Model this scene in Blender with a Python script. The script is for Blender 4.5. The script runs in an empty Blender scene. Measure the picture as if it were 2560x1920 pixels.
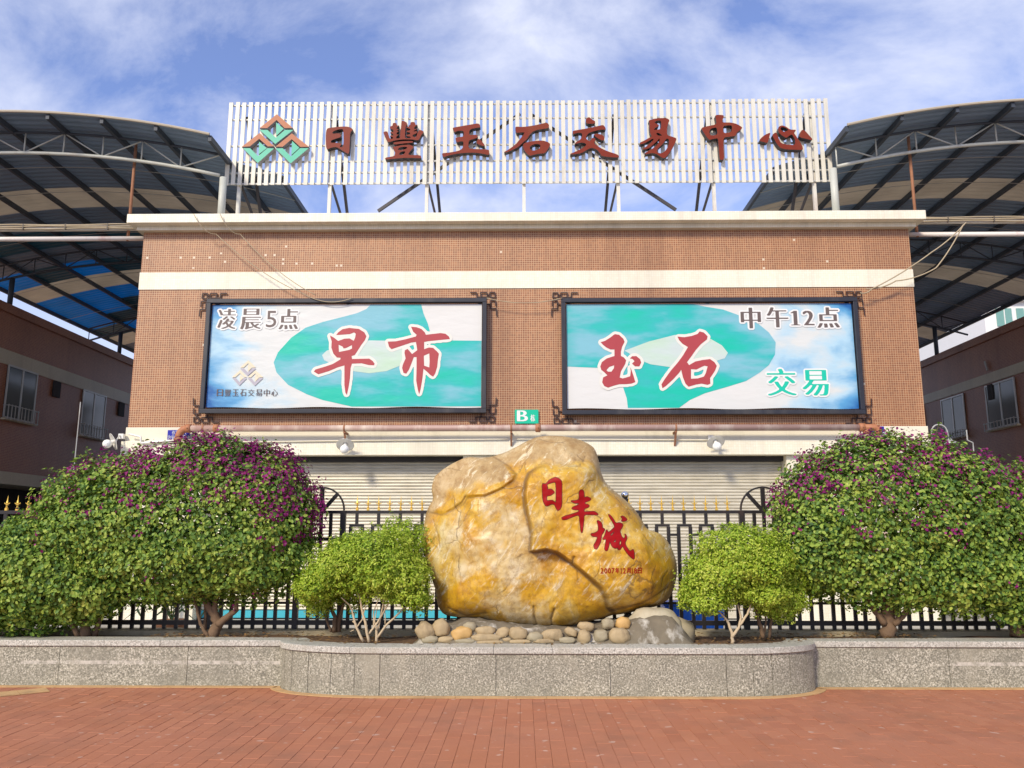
import bpy, bmesh, math, random
import numpy as np
from mathutils import Vector, noise

random.seed(7); RNG = np.random.default_rng(11)
SC = bpy.context.scene
COL = SC.collection

# ------------------------------------------------------------------ camera
F = 2070.0                      # focal length in photo pixels (2560 wide)
PITCH = math.radians(10.26); YAW = math.radians(0.75)
CAMZ = 1.6
cam_d = bpy.data.cameras.new('camera'); cam = bpy.data.objects.new('camera', cam_d); COL.objects.link(cam)
cam_d.sensor_width = 36; cam_d.lens = F / 2560 * 36; cam_d.clip_start = 0.05; cam_d.clip_end = 3000
cam.location = (0, 0, CAMZ); cam.rotation_euler = (math.pi / 2 + PITCH, 0, YAW)
SC.camera = cam

# ------------------------------------------------------------------ sky, sun, exposure
SUN_EL = math.radians(34); SUN_AZ = math.radians(210)      # azimuth clockwise from +Y: behind the camera, to the left
wd = bpy.data.worlds.new('World'); SC.world = wd; wd.use_nodes = True
nt = wd.node_tree; nt.nodes.clear()
def wn(t, **k):
    n = nt.nodes.new(t)
    for a, b in k.items(): setattr(n, a, b)
    return n
out = wn('ShaderNodeOutputWorld'); bg = wn('ShaderNodeBackground'); bg.inputs['Strength'].default_value = 0.112
sky = wn('ShaderNodeTexSky'); sky.sky_type = 'NISHITA'; sky.sun_disc = False
sky.sun_elevation = SUN_EL; sky.sun_rotation = SUN_AZ; sky.air_density = 1.0; sky.dust_density = 0.6; sky.ozone_density = 3.5
tc = wn('ShaderNodeTexCoord'); sep = wn('ShaderNodeSeparateXYZ'); nt.links.new(tc.outputs['Generated'], sep.inputs[0])
n1 = wn('ShaderNodeTexNoise'); n1.inputs['Scale'].default_value = 3.6; n1.inputs['Detail'].default_value = 11; n1.inputs['Roughness'].default_value = 0.60; n1.inputs['Distortion'].default_value = 0.35
mp = wn('ShaderNodeMapping'); mp.inputs['Location'].default_value = (4.3, 1.7, 0.4); mp.inputs['Scale'].default_value = (1.0, 1.0, 1.7)
nt.links.new(tc.outputs['Generated'], mp.inputs[0]); nt.links.new(mp.outputs[0], n1.inputs['Vector'])
cr = wn('ShaderNodeValToRGB'); cr.color_ramp.elements[0].position = 0.38; cr.color_ramp.elements[1].position = 0.66
cr.color_ramp.elements[0].color = (0.10, 0.10, 0.10, 1); cr.color_ramp.elements[1].color = (0.90, 0.90, 0.90, 1)
nt.links.new(n1.outputs['Fac'], cr.inputs[0])
hz_ = wn('ShaderNodeMapRange'); hz_.inputs['From Min'].default_value = 0.40; hz_.inputs['From Max'].default_value = 0.08; hz_.inputs['To Max'].default_value = 1.0; nt.links.new(sep.outputs['Z'], hz_.inputs[0])
mxx = wn('ShaderNodeMath', operation='MAXIMUM'); nt.links.new(cr.outputs[0], mxx.inputs[0]); nt.links.new(hz_.outputs[0], mxx.inputs[1])
mixs = wn('ShaderNodeMix', data_type='RGBA'); nt.links.new(mxx.outputs[0], mixs.inputs[0])
tint = wn('ShaderNodeMix', data_type='RGBA', blend_type='MULTIPLY'); tint.inputs[0].default_value = 1.0; tint.inputs[7].default_value = (0.90, 0.94, 1.26, 1)
nt.links.new(sky.outputs[0], tint.inputs[6]); nt.links.new(tint.outputs[2], mixs.inputs[6]); mixs.inputs[7].default_value = (5.2, 5.45, 6.5, 1)
nt.links.new(mixs.outputs[2], bg.inputs[0]); nt.links.new(bg.outputs[0], out.inputs[0])

sun_d = bpy.data.lights.new('sun', 'SUN'); sun = bpy.data.objects.new('sun', sun_d); COL.objects.link(sun)
sun_d.energy = 2.35; sun_d.angle = math.radians(9.0); sun_d.color = (1.0, 0.89, 0.70)
sdir = Vector((math.sin(SUN_AZ) * math.cos(SUN_EL), math.cos(SUN_AZ) * math.cos(SUN_EL), math.sin(SUN_EL)))
sun.rotation_euler = sdir.to_track_quat('Z', 'Y').to_euler(); sun.location = sdir * 60
SC.view_settings.view_transform = 'Standard'; SC.view_settings.look = 'None'
SC.view_settings.exposure = 0.62; SC.view_settings.gamma = 1.0

# ------------------------------------------------------------------ pixel -> place
_f = Vector((-math.sin(YAW) * math.cos(PITCH), math.cos(YAW) * math.cos(PITCH), math.sin(PITCH)))
_r = Vector((math.cos(YAW), math.sin(YAW), 0)); _u = _r.cross(_f)
def ray(px, py): return _f * F + _r * (px - 1280) + _u * (960 - py)
def P(px, py, Y):               # on the vertical plane y = Y
    d = ray(px, py); t = Y / d.y; return Vector((d.x * t, Y, CAMZ + d.z * t))
def PX(px, py, X):
    d = ray(px, py); t = X / d.x; return Vector((X, d.y * t, CAMZ + d.z * t))
def Zf(py, Y, px=1307): return P(px, py, Y).z
def Xf(px, Y, py=900): return P(px, py, Y).x

# ------------------------------------------------------------------ materials
def newmat(name):
    m = bpy.data.materials.new(name); m.use_nodes = True; n = m.node_tree.nodes
    return m, m.node_tree, n['Principled BSDF']
def N(t, ty, **k):
    n = t.nodes.new(ty)
    for a, b in k.items():
        if a.startswith('i_'): n.inputs[a[2:].replace('_', ' ')].default_value = b
        else: setattr(n, a, b)
    return n
def L(t, a, b): t.links.new(a, b)
def pos(t, scale=(1, 1, 1), loc=(0, 0, 0)):
    g = N(t, 'ShaderNodeNewGeometry'); mp = N(t, 'ShaderNodeMapping'); mp.inputs['Scale'].default_value = scale; mp.inputs['Location'].default_value = loc
    L(t, g.outputs['Position'], mp.inputs[0]); return mp.outputs[0]
def ramp(t, src, stops):
    r = N(t, 'ShaderNodeValToRGB'); e = r.color_ramp.elements
    while len(e) < len(stops): e.new(0.5)
    for q, (p, c) in zip(e, stops):
        q.position = p; q.color = (*c, 1) if len(c) == 3 else c
    L(t, src, r.inputs[0]); return r.outputs[0]
def mixc(t, fac, a, b, mode='MIX'):
    m = N(t, 'ShaderNodeMix', data_type='RGBA', blend_type=mode)
    for s, v in ((0, fac), (6, a), (7, b)):
        if hasattr(v, 'is_linked') or isinstance(v, bpy.types.NodeSocket): L(t, v, m.inputs[s])
        else: m.inputs[s].default_value = v if s == 0 else ((*v, 1) if len(v) == 3 else v)
    return m.outputs[2]
def mth(t, op, a, b=None, c=None):
    m = N(t, 'ShaderNodeMath', operation=op)
    for i, v in enumerate((a, b, c)):
        if v is None: continue
        if isinstance(v, bpy.types.NodeSocket): L(t, v, m.inputs[i])
        else: m.inputs[i].default_value = v
    return m.outputs[0]
def noi(t, vec, scale, detail=4, rough=0.55, dist=0.0):
    n = N(t, 'ShaderNodeTexNoise'); n.inputs['Scale'].default_value = scale; n.inputs['Detail'].default_value = detail
    n.inputs['Roughness'].default_value = rough; n.inputs['Distortion'].default_value = dist; L(t, vec, n.inputs['Vector']); return n.outputs['Fac']
def bump(t, b, h, strength=0.3, dist=0.01):
    n = N(t, 'ShaderNodeBump'); n.inputs['Strength'].default_value = strength; n.inputs['Distance'].default_value = dist
    L(t, h, n.inputs['Height']); L(t, n.outputs[0], b.inputs['Normal'])
def simple(name, col, rough=0.5, var=0.12, nscale=6, metal=0.0, bmp=0.0, bscale=40, spec=0.5, stretch=(1, 1, 1), dirt_shade=None):
    m, t, b = newmat(name)
    p = pos(t, stretch); f = noi(t, p, nscale, 5)
    c = mixc(t, f, tuple(v * (1 - var) for v in col), tuple(min(1, v * (1 + var)) for v in col))
    if dirt_shade:
        d = ramp(t, noi(t, pos(t, (1, 1, 0.25)), dirt_shade[1], 6, 0.65), [(dirt_shade[2], (0, 0, 0)), (dirt_shade[2] + 0.2, (1, 1, 1))])
        c = mixc(t, mth(t, 'MULTIPLY', d, dirt_shade[3]), c, dirt_shade[0])
    L(t, c, b.inputs['Base Color']); b.inputs['Roughness'].default_value = rough; b.inputs['Metallic'].default_value = metal
    b.inputs['Specular IOR Level'].default_value = spec
    if bmp: bump(t, b, noi(t, p, bscale, 5), bmp, 0.01)
    return m
M = {}
def tile_mat(name, pitch, ca, cb, grout, gw, axis='XZ', patches=False, rough=0.45):
    m, t, b = newmat(name)
    g = N(t, 'ShaderNodeNewGeometry'); s = N(t, 'ShaderNodeSeparateXYZ'); L(t, g.outputs['Position'], s.inputs[0])
    u = mth(t, 'DIVIDE', s.outputs[axis[0]], pitch); v = mth(t, 'DIVIDE', s.outputs[axis[1]], pitch)
    fu = mth(t, 'FRACT', mth(t, 'ADD', u, 1000)); fv = mth(t, 'FRACT', mth(t, 'ADD', v, 1000))
    eu = mth(t, 'ABSOLUTE', mth(t, 'SUBTRACT', fu, 0.5)); ev = mth(t, 'ABSOLUTE', mth(t, 'SUBTRACT', fv, 0.5))
    e = mth(t, 'MAXIMUM', eu, ev)
    gm = mth(t, 'GREATER_THAN', e, 0.5 - gw)
    cm = N(t, 'ShaderNodeCombineXYZ'); L(t, mth(t, 'FLOOR', u), cm.inputs[0]); L(t, mth(t, 'FLOOR', v), cm.inputs[1])
    w = N(t, 'ShaderNodeTexWhiteNoise', noise_dimensions='2D'); L(t, cm.outputs[0], w.inputs['Vector'])
    big = noi(t, pos(t), 0.35, 4)
    fac = mth(t, 'ADD', mth(t, 'MULTIPLY', w.outputs['Value'], 0.7), mth(t, 'MULTIPLY', mth(t, 'SUBTRACT', big, 0.5), 1.2))
    c = mixc(t, fac, ca, cb)
    grime = ramp(t, noi(t, pos(t, (1.4, 1, 0.22)), 1.1, 6, 0.62), [(0.46, (0, 0, 0)), (0.72, (1, 1, 1))])
    c2 = mixc(t, gm, c, grout)
    stk = ramp(t, noi(t, pos(t, (7, 5, 0.30)), 1.0, 5, 0.6), [(0.52, (0, 0, 0)), (0.72, (1, 1, 1))])
    c2 = mixc(t, mth(t, 'MULTIPLY', stk, 0.22), c2, tuple(v * 0.5 for v in ca))
    c2 = mixc(t, mth(t, 'MULTIPLY', grime, 0.38), c2, tuple(v * 0.55 for v in ca))
    if patches:       # places where single tiles have fallen off and show pale mortar
        band = mth(t, 'MULTIPLY', mth(t, 'GREATER_THAN', s.outputs['Z'], patches[0]), mth(t, 'LESS_THAN', s.outputs['Z'], patches[1]))
        band = mth(t, 'MULTIPLY', band, mth(t, 'LESS_THAN', s.outputs['X'], patches[2]))
        k = mth(t, 'MULTIPLY', mth(t, 'GREATER_THAN', w.outputs['Value'], 0.976), band)
        k2 = mth(t, 'GREATER_THAN', w.outputs['Value'], 0.9993)
        c2 = mixc(t, mth(t, 'MAXIMUM', k, k2), c2, (0.66, 0.55, 0.41))
    L(t, c2, b.inputs['Base Color']); b.inputs['Roughness'].default_value = rough
    bump(t, b, mth(t, 'SUBTRACT', 1.0, gm), 0.25, 0.004)
    return m
M['tile'] = tile_mat('brown mosaic tile', 0.0455, (0.25, 0.088, 0.034), (0.44, 0.178, 0.066), (0.58, 0.385, 0.22), 0.095, 'XZ', (Zf(668, 16), Zf(628, 16), -3.2))
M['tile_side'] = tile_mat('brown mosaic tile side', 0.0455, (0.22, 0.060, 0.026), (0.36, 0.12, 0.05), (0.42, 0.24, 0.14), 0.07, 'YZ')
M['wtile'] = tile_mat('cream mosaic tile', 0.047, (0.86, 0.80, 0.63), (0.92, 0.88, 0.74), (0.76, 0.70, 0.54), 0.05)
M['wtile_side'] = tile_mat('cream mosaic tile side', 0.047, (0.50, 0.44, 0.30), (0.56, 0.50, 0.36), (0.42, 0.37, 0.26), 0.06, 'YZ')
M['cream'] = simple('cream plaster', (0.80, 0.74, 0.58), 0.7, 0.06, 3, bmp=0.1, dirt_shade=((0.34, 0.30, 0.20), 1.6, 0.5, 0.45))
M['slat'] = simple('cream painted slat', (0.72, 0.685, 0.58), 0.4, 0.10, 2, dirt_shade=((0.40, 0.35, 0.26), 2.2, 0.50, 0.5))
M['steel'] = simple('grey painted steel', (0.42, 0.42, 0.40), 0.5, 0.15, 6, metal=0.2, dirt_shade=((0.25, 0.10, 0.04), 3, 0.55, 0.5))
M['steel_pale'] = simple('pale painted steel', (0.66, 0.64, 0.57), 0.5, 0.12, 6, dirt_shade=((0.30, 0.13, 0.06), 2.2, 0.56, 0.6))
M['steel_dark'] = simple('dark steel', (0.05, 0.045, 0.05), 0.55, 0.25, 8, dirt_shade=((0.18, 0.06, 0.03), 3, 0.6, 0.5))
M['rust'] = simple('rusty steel', (0.33, 0.15, 0.08), 0.8, 0.3, 9, bmp=0.3)
M['letter'] = simple('red brown letter', (0.20, 0.028, 0.012), 0.45, 0.12, 3, spec=0.2, dirt_shade=((0.27, 0.085, 0.035), 1.5, 0.52, 0.4))
M['letter_side'] = simple('dark letter side', (0.035, 0.028, 0.03), 0.5, 0.2)
M['logo_brown'] = simple('terracotta logo', (0.42, 0.13, 0.045), 0.5, 0.08, 3)
M['logo_green'] = simple('green logo', (0.02, 0.42, 0.27), 0.4, 0.06, 3)
M['logo_side'] = simple('grey logo side', (0.33, 0.33, 0.34), 0.45, 0.1)
M['frame'] = simple('black billboard frame', (0.022, 0.022, 0.03), 0.4, 0.4, 5, dirt_shade=((0.10, 0.09, 0.08), 2, 0.52, 0.6))
M['fret'] = simple('dark fretwork', (0.05, 0.022, 0.018), 0.6, 0.2)
M['fence'] = simple('black fence paint', (0.018, 0.014, 0.014), 0.42, 0.4, 9, dirt_shade=((0.09, 0.05, 0.035), 5, 0.52, 0.5))
M['gold'] = simple('gold paint', (0.78, 0.50, 0.09), 0.35, 0.1, 9, metal=0.45)
M['pipe'] = simple('faded red pipe', (0.42, 0.27, 0.23), 0.5, 0.2, 2.2, stretch=(0.6, 4, 4), dirt_shade=((0.72, 0.62, 0.52), 2.5, 0.46, 0.75))
M['pipe_rust'] = simple('orange red pipe joint', (0.42, 0.17, 0.08), 0.6, 0.2, 7)
M['white'] = simple('white plastic', (0.82, 0.80, 0.74), 0.35, 0.05)
M['pinkpipe'] = simple('white pipe with red wear', (0.74, 0.68, 0.63), 0.45, 0.08, 3, dirt_shade=((0.45, 0.13, 0.10), 2.0, 0.55, 0.6))
M['cable'] = simple('tan cable', (0.42, 0.34, 0.22), 0.6, 0.1)
M['cable_dark'] = simple('dark cable', (0.10, 0.08, 0.06), 0.6, 0.1)
M['bulb'] = simple('white glass globe', (0.88, 0.88, 0.84), 0.15, 0.02)
M['blue_sign'] = simple('blue enamel', (0.008, 0.012, 0.33), 0.35, 0.05)
M['teal_sign'] = simple('teal enamel', (0.0, 0.50, 0.30), 0.35, 0.05)
M['print_white'] = simple('white print', (0.78, 0.78, 0.76), 0.5, 0.02)
M['print_cream'] = simple('cream print', (0.76, 0.73, 0.66), 0.5, 0.03)
M['print_red'] = simple('dull red print', (0.41, 0.046, 0.055), 0.5, 0.10, 2)
M['print_grey'] = simple('brown grey print', (0.13, 0.095, 0.085), 0.5, 0.06)
M['print_tan'] = simple('pale tan print', (0.76, 0.66, 0.48), 0.5, 0.03)
M['print_mauve'] = simple('pale mauve print', (0.44, 0.41, 0.47), 0.5, 0.03)
M['print_green'] = simple('green print', (0.0, 0.52, 0.36), 0.5, 0.03)
M['soil'] = simple('leaf litter soil', (0.12, 0.065, 0.032), 0.95, 0.6, 26, bmp=0.8, bscale=60, dirt_shade=((0.25, 0.15, 0.07), 22, 0.5, 0.7))
M['concrete'] = simple('yard concrete', (0.46, 0.44, 0.38), 0.85, 0.14, 1.5, bmp=0.2, dirt_shade=((0.18, 0.16, 0.13), 0.7, 0.5, 0.5))
M['asphalt'] = simple('ground paving', (0.28, 0.24, 0.21), 0.9, 0.2, 1.2, bmp=0.2)
M['kerb'] = simple('yellow beige tile', (0.55, 0.34, 0.15), 0.75, 0.2, 7, bmp=0.2, dirt_shade=((0.25, 0.15, 0.08), 4, 0.5, 0.5))
M['kerb2'] = simple('old beige kerb', (0.42, 0.35, 0.22), 0.85, 0.2, 6, bmp=0.2, dirt_shade=((0.15, 0.12, 0.07), 3, 0.5, 0.6))
M['glass'] = simple('window glass', (0.10, 0.12, 0.12), 0.12, 0.2, 1.0)
M['winframe'] = simple('aluminium window frame', (0.50, 0.50, 0.47), 0.4, 0.05, metal=0.3)
M['dark'] = simple('dark recess', (0.03, 0.028, 0.03), 0.8, 0.2)
M['shutter_blue'] = simple('turquoise bottom bar', (0.05, 0.42, 0.52), 0.5, 0.08)
M['blue_bin'] = simple('blue plastic bin', (0.01, 0.10, 0.52), 0.4, 0.08)
M['chrome'] = simple('polished steel ball', (0.72, 0.72, 0.72), 0.08, 0.02, metal=1.0)
M['stem_pale'] = simple('pale stem bark', (0.55, 0.43, 0.28), 0.85, 0.15, 14, bmp=0.3)
M['stem_brown'] = simple('brown bark', (0.17, 0.105, 0.06), 0.9, 0.3, 14, bmp=0.6, bscale=30)
M['purlin'] = simple('dark blue steel purlin', (0.045, 0.056, 0.075), 0.6, 0.2)
M['truss_grey'] = simple('grey green truss paint', (0.52, 0.53, 0.47), 0.5, 0.12, 4, dirt_shade=((0.24, 0.14, 0.09), 2, 0.55, 0.5))
M['flash'] = simple('beige roof edge', (0.48, 0.42, 0.32), 0.6, 0.1)
M['far_white'] = simple('white far wall', (0.80, 0.80, 0.78), 0.7, 0.04)
M['far_glass'] = simple('green far glass', (0.18, 0.36, 0.32), 0.2, 0.1)

def roof_sheet_mat(name, col, trans=0.0):
    m, t, b = newmat(name)
    g = N(t, 'ShaderNodeNewGeometry'); s = N(t, 'ShaderNodeSeparateXYZ'); L(t, g.outputs['Position'], s.inputs[0])
    wv = mth(t, 'SINE', mth(t, 'MULTIPLY', s.outputs['Y'], 2 * math.pi / 0.21))
    f = noi(t, pos(t), 1.4, 5)
    c = mixc(t, f, tuple(v * 0.75 for v in col), tuple(min(1, v * 1.2) for v in col))
    L(t, c, b.inputs['Base Color']); b.inputs['Roughness'].default_value = 0.5
    bump(t, b, wv, 0.5, 0.03)
    if trans:
        tr = N(t, 'ShaderNodeBsdfTranslucent'); L(t, c, tr.inputs[0])
        ms = N(t, 'ShaderNodeMixShader'); ms.inputs[0].default_value = trans
        L(t, b.outputs[0], ms.inputs[1]); L(t, tr.outputs[0], ms.inputs[2])
        L(t, ms.outputs[0], t.nodes['Material Output'].inputs[0])
    return m
M['roof_dark'] = roof_sheet_mat('dark corrugated sheet', (0.19, 0.27, 0.39))
M['roof_teal'] = roof_sheet_mat('weathered teal sheet', (0.03, 0.13, 0.20), 0.12)
M['roof_beige'] = roof_sheet_mat('beige translucent sheet', (0.56, 0.50, 0.41), 0.55)
M['roof_blue'] = roof_sheet_mat('blue translucent sheet', (0.015, 0.33, 0.62), 0.45)

def granite(name, base, white, stain=None):
    m, t, b = newmat(name)
    p = pos(t)
    f = noi(t, p, 62, 3, 0.75); f2 = noi(t, p, 190, 2, 0.7)
    c = ramp(t, f, [(0.38, tuple(v * 0.35 for v in base)), (0.47, base), (0.55, tuple(v * 1.25 for v in base)), (0.61, white)])
    c = mixc(t, mth(t, 'MULTIPLY', f2, 0.45), c, tuple(v * 0.6 for v in base))
    lg = noi(t, pos(t, (1, 1, 1.6)), 2.3, 6, 0.6)
    c = mixc(t, ramp(t, lg, [(0.40, (0, 0, 0)), (0.72, (0.75, 0.75, 0.75))]), c, tuple(v * 0.72 for v in base))
    c = mixc(t, ramp(t, noi(t, pos(t, (3, 3, 1)), 1.3, 4), [(0.55, (0, 0, 0)), (0.72, (0.5, 0.5, 0.5))]), c, (0.40, 0.37, 0.28))
    if stain:      # old pale mortar smear along the middle of the slabs
        g = N(t, 'ShaderNodeNewGeometry'); s = N(t, 'ShaderNodeSeparateXYZ'); L(t, g.outputs['Position'], s.inputs[0])
        zz = mth(t, 'ADD', s.outputs['Z'], mth(t, 'MULTIPLY', mth(t, 'SUBTRACT', noi(t, p, 9, 3), 0.5), 0.014))
        k = mth(t, 'MULTIPLY', mth(t, 'GREATER_THAN', zz, stain[0]), mth(t, 'LESS_THAN', zz, stain[1]))
        xa = mth(t, 'MULTIPLY', mth(t, 'GREATER_THAN', s.outputs['X'], stain[2]), mth(t, 'LESS_THAN', s.outputs['X'], stain[3]))
        xb = mth(t, 'MULTIPLY', mth(t, 'GREATER_THAN', s.outputs['X'], stain[4]), mth(t, 'LESS_THAN', s.outputs['X'], stain[5]))
        k = mth(t, 'MULTIPLY', k, mth(t, 'ADD', xa, xb))
        k = mth(t, 'MULTIPLY', k, ramp(t, noi(t, p, 14, 4), [(0.36, (0.0, 0.0, 0.0)), (0.62, (0.75, 0.75, 0.75))]))
        c = mixc(t, k, c, (0.62, 0.58, 0.50))
    L(t, c, b.inputs['Base Color']); b.inputs['Roughness'].default_value = 0.55
    bump(t, b, f, 0.25, 0.004)
    return m
M['granite'] = granite('speckled granite slab', (0.31, 0.295, 0.225), (0.80, 0.76, 0.63), (0.225, 0.262, Xf(48, 9.2, 1660), Xf(700, 9.2, 1660), Xf(2370, 9.2, 1660), 9))
M['coping'] = granite('pale granite coping', (0.52, 0.50, 0.43), (0.80, 0.78, 0.70))

def brick_mat():
    m, t, b = newmat('red paving brick')
    oi = N(t, 'ShaderNodeNewGeometry')
    c = ramp(t, oi.outputs['Random Per Island'], [(0.0, (0.40, 0.140, 0.062)), (0.5, (0.45, 0.165, 0.074)), (1.0, (0.49, 0.19, 0.088))])
    p = pos(t)
    c = mixc(t, ramp(t, noi(t, p, 0.9, 5), [(0.35, (0, 0, 0)), (0.75, (0.6, 0.6, 0.6))]), c, (0.47, 0.20, 0.12))
    c = mixc(t, mth(t, 'MULTIPLY', noi(t, p, 55, 4, 0.7), 0.5), c, (0.30, 0.11, 0.06))
    c = mixc(t, ramp(t, noi(t, pos(t, (1, 1, 1), (5, 2, 0)), 1.7, 7, 0.65), [(0.50, (0, 0, 0)), (0.72, (0.6, 0.6, 0.6))]), c, (0.26, 0.115, 0.065))
    c = mixc(t, ramp(t, noi(t, p, 9.5, 1), [(0.70, (0, 0, 0)), (0.73, (0.5, 0.5, 0.5))]), c, (0.60, 0.45, 0.36))
    L(t, c, b.inputs['Base Color']); b.inputs['Roughness'].default_value = 0.8
    bump(t, b, noi(t, p, 70, 4), 0.2, 0.004); return m
M['brick'] = brick_mat()
M['joint'] = simple('sand joint', (0.27, 0.105, 0.055), 0.95, 0.2, 20)

def leaf_mat(name, stops, trans=0.3, rough=0.5):
    m, t, b = newmat(name)
    g = N(t, 'ShaderNodeNewGeometry')
    big = noi(t, pos(t), 2.2, 3)
    f = mth(t, 'ADD', mth(t, 'MULTIPLY', g.outputs['Random Per Island'], 0.65), mth(t, 'MULTIPLY', mth(t, 'SUBTRACT', big, 0.3), 0.75))
    c = ramp(t, f, stops)
    L(t, c, b.inputs['Base Color']); b.inputs['Roughness'].default_value = rough; b.inputs['Specular IOR Level'].default_value = 0.35
    tr = N(t, 'ShaderNodeBsdfTranslucent'); L(t, mixc(t, 0.5, c, (0.25, 0.35, 0.04), 'MIX'), tr.inputs[0])
    if 'bract' in name: L(t, c, tr.inputs[0])
    ms = N(t, 'ShaderNodeMixShader'); ms.inputs[0].default_value = trans
    L(t, b.outputs[0], ms.inputs[1]); L(t, tr.outputs[0], ms.inputs[2]); L(t, ms.outputs[0], t.nodes['Material Output'].inputs[0])
    return m
M['leaf_boug'] = leaf_mat('bougainvillea leaf', [(0.08, (0.032, 0.095, 0.022)), (0.32, (0.13, 0.25, 0.042)), (0.60, (0.30, 0.43, 0.062)), (0.95, (0.54, 0.60, 0.12))], 0.30)
M['leaf_box'] = leaf_mat('box shrub leaf', [(0.05, (0.12, 0.24, 0.02)), (0.32, (0.33, 0.49, 0.034)), (0.62, (0.53, 0.65, 0.07)), (0.95, (0.70, 0.74, 0.15))], 0.35)
M['bract'] = leaf_mat('magenta bract', [(0.1, (0.14, 0.008, 0.075)), (0.5, (0.27, 0.013, 0.15)), (0.95, (0.42, 0.04, 0.25))], 0.3)
M['palm'] = leaf_mat('palm leaf', [(0.1, (0.02, 0.05, 0.015)), (0.9, (0.06, 0.10, 0.03))], 0.2)

def shutter_mat():
    m, t, b = newmat('cream roller shutter')
    f = noi(t, pos(t, (0.5, 1, 6)), 3, 6, 0.6)
    c = ramp(t, f, [(0.3, (0.50, 0.45, 0.34)), (0.55, (0.66, 0.61, 0.49)), (0.75, (0.72, 0.68, 0.57))])
    c = mixc(t, ramp(t, noi(t, pos(t, (1.5, 1, 0.4)), 1.6, 5), [(0.5, (0, 0, 0)), (0.75, (0.4, 0.4, 0.4))]), c, (0.33, 0.29, 0.21))
    L(t, c, b.inputs['Base Color']); b.inputs['Roughness'].default_value = 0.45; b.inputs['Metallic'].default_value = 0.15
    return m
M['shutter'] = shutter_mat()

def banner_mat(name, flip, x0, x1, z0, z1):
    m, t, b = newmat(name)
    g = N(t, 'ShaderNodeNewGeometry'); s = N(t, 'ShaderNodeSeparateXYZ'); L(t, g.outputs['Position'], s.inputs[0])
    u = mth(t, 'DIVIDE', mth(t, 'SUBTRACT', s.outputs['X'], x0), x1 - x0)
    if flip: u = mth(t, 'SUBTRACT', 1.0, u)
    v = mth(t, 'DIVIDE', mth(t, 'SUBTRACT', s.outputs['Z'], z0), z1 - z0)
    n = noi(t, pos(t, (0.55, 1, 1.0), (3.1 if flip else 0.4, 0, 2.2)), 1.1, 5, 0.5, 0.3)
    f = mth(t, 'ADD', mth(t, 'MULTIPLY_ADD', u, 1.75, 0.10), mth(t, 'MULTIPLY', mth(t, 'SUBTRACT', n, 0.5), 1.5))
    vv = mth(t, 'ABSOLUTE', mth(t, 'SUBTRACT', v, 0.42)); f = mth(t, 'SUBTRACT', f, mth(t, 'MULTIPLY', vv, 0.18))
    c = ramp(t, f, [(-0.0, (0.01, 0.12, 0.38)), (0.15, (0.10, 0.34, 0.60)), (0.31, (0.42, 0.62, 0.74)), (0.48, (0.66, 0.68, 0.66)), (0.9, (0.70, 0.69, 0.66))])
    L(t, c, b.inputs['Base Color']); b.inputs['Roughness'].default_value = 0.42
    bump(t, b, noi(t, pos(t, (1, 1, 2.5)), 1.6, 3), 0.22, 0.05)
    return m
def printed(name, stops, scale):
    m, t, b = newmat(name)
    c = ramp(t, noi(t, pos(t, (0.7, 1, 2.2)), scale, 4, 0.5), stops)
    L(t, c, b.inputs['Base Color']); b.inputs['Roughness'].default_value = 0.42
    bump(t, b, noi(t, pos(t, (1, 1, 2.5)), 1.6, 3), 0.22, 0.05); return m
M['print_teal'] = printed('teal jade print', [(0.38, (0.0, 0.50, 0.37)), (0.49, (0.03, 0.46, 0.45)), (0.61, (0.20, 0.48, 0.57))], 0.85)
M['print_jade'] = printed('pale jade print', [(0.35, (0.50, 0.67, 0.50)), (0.55, (0.55, 0.65, 0.61)), (0.7, (0.58, 0.63, 0.63))], 1.3)

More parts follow.
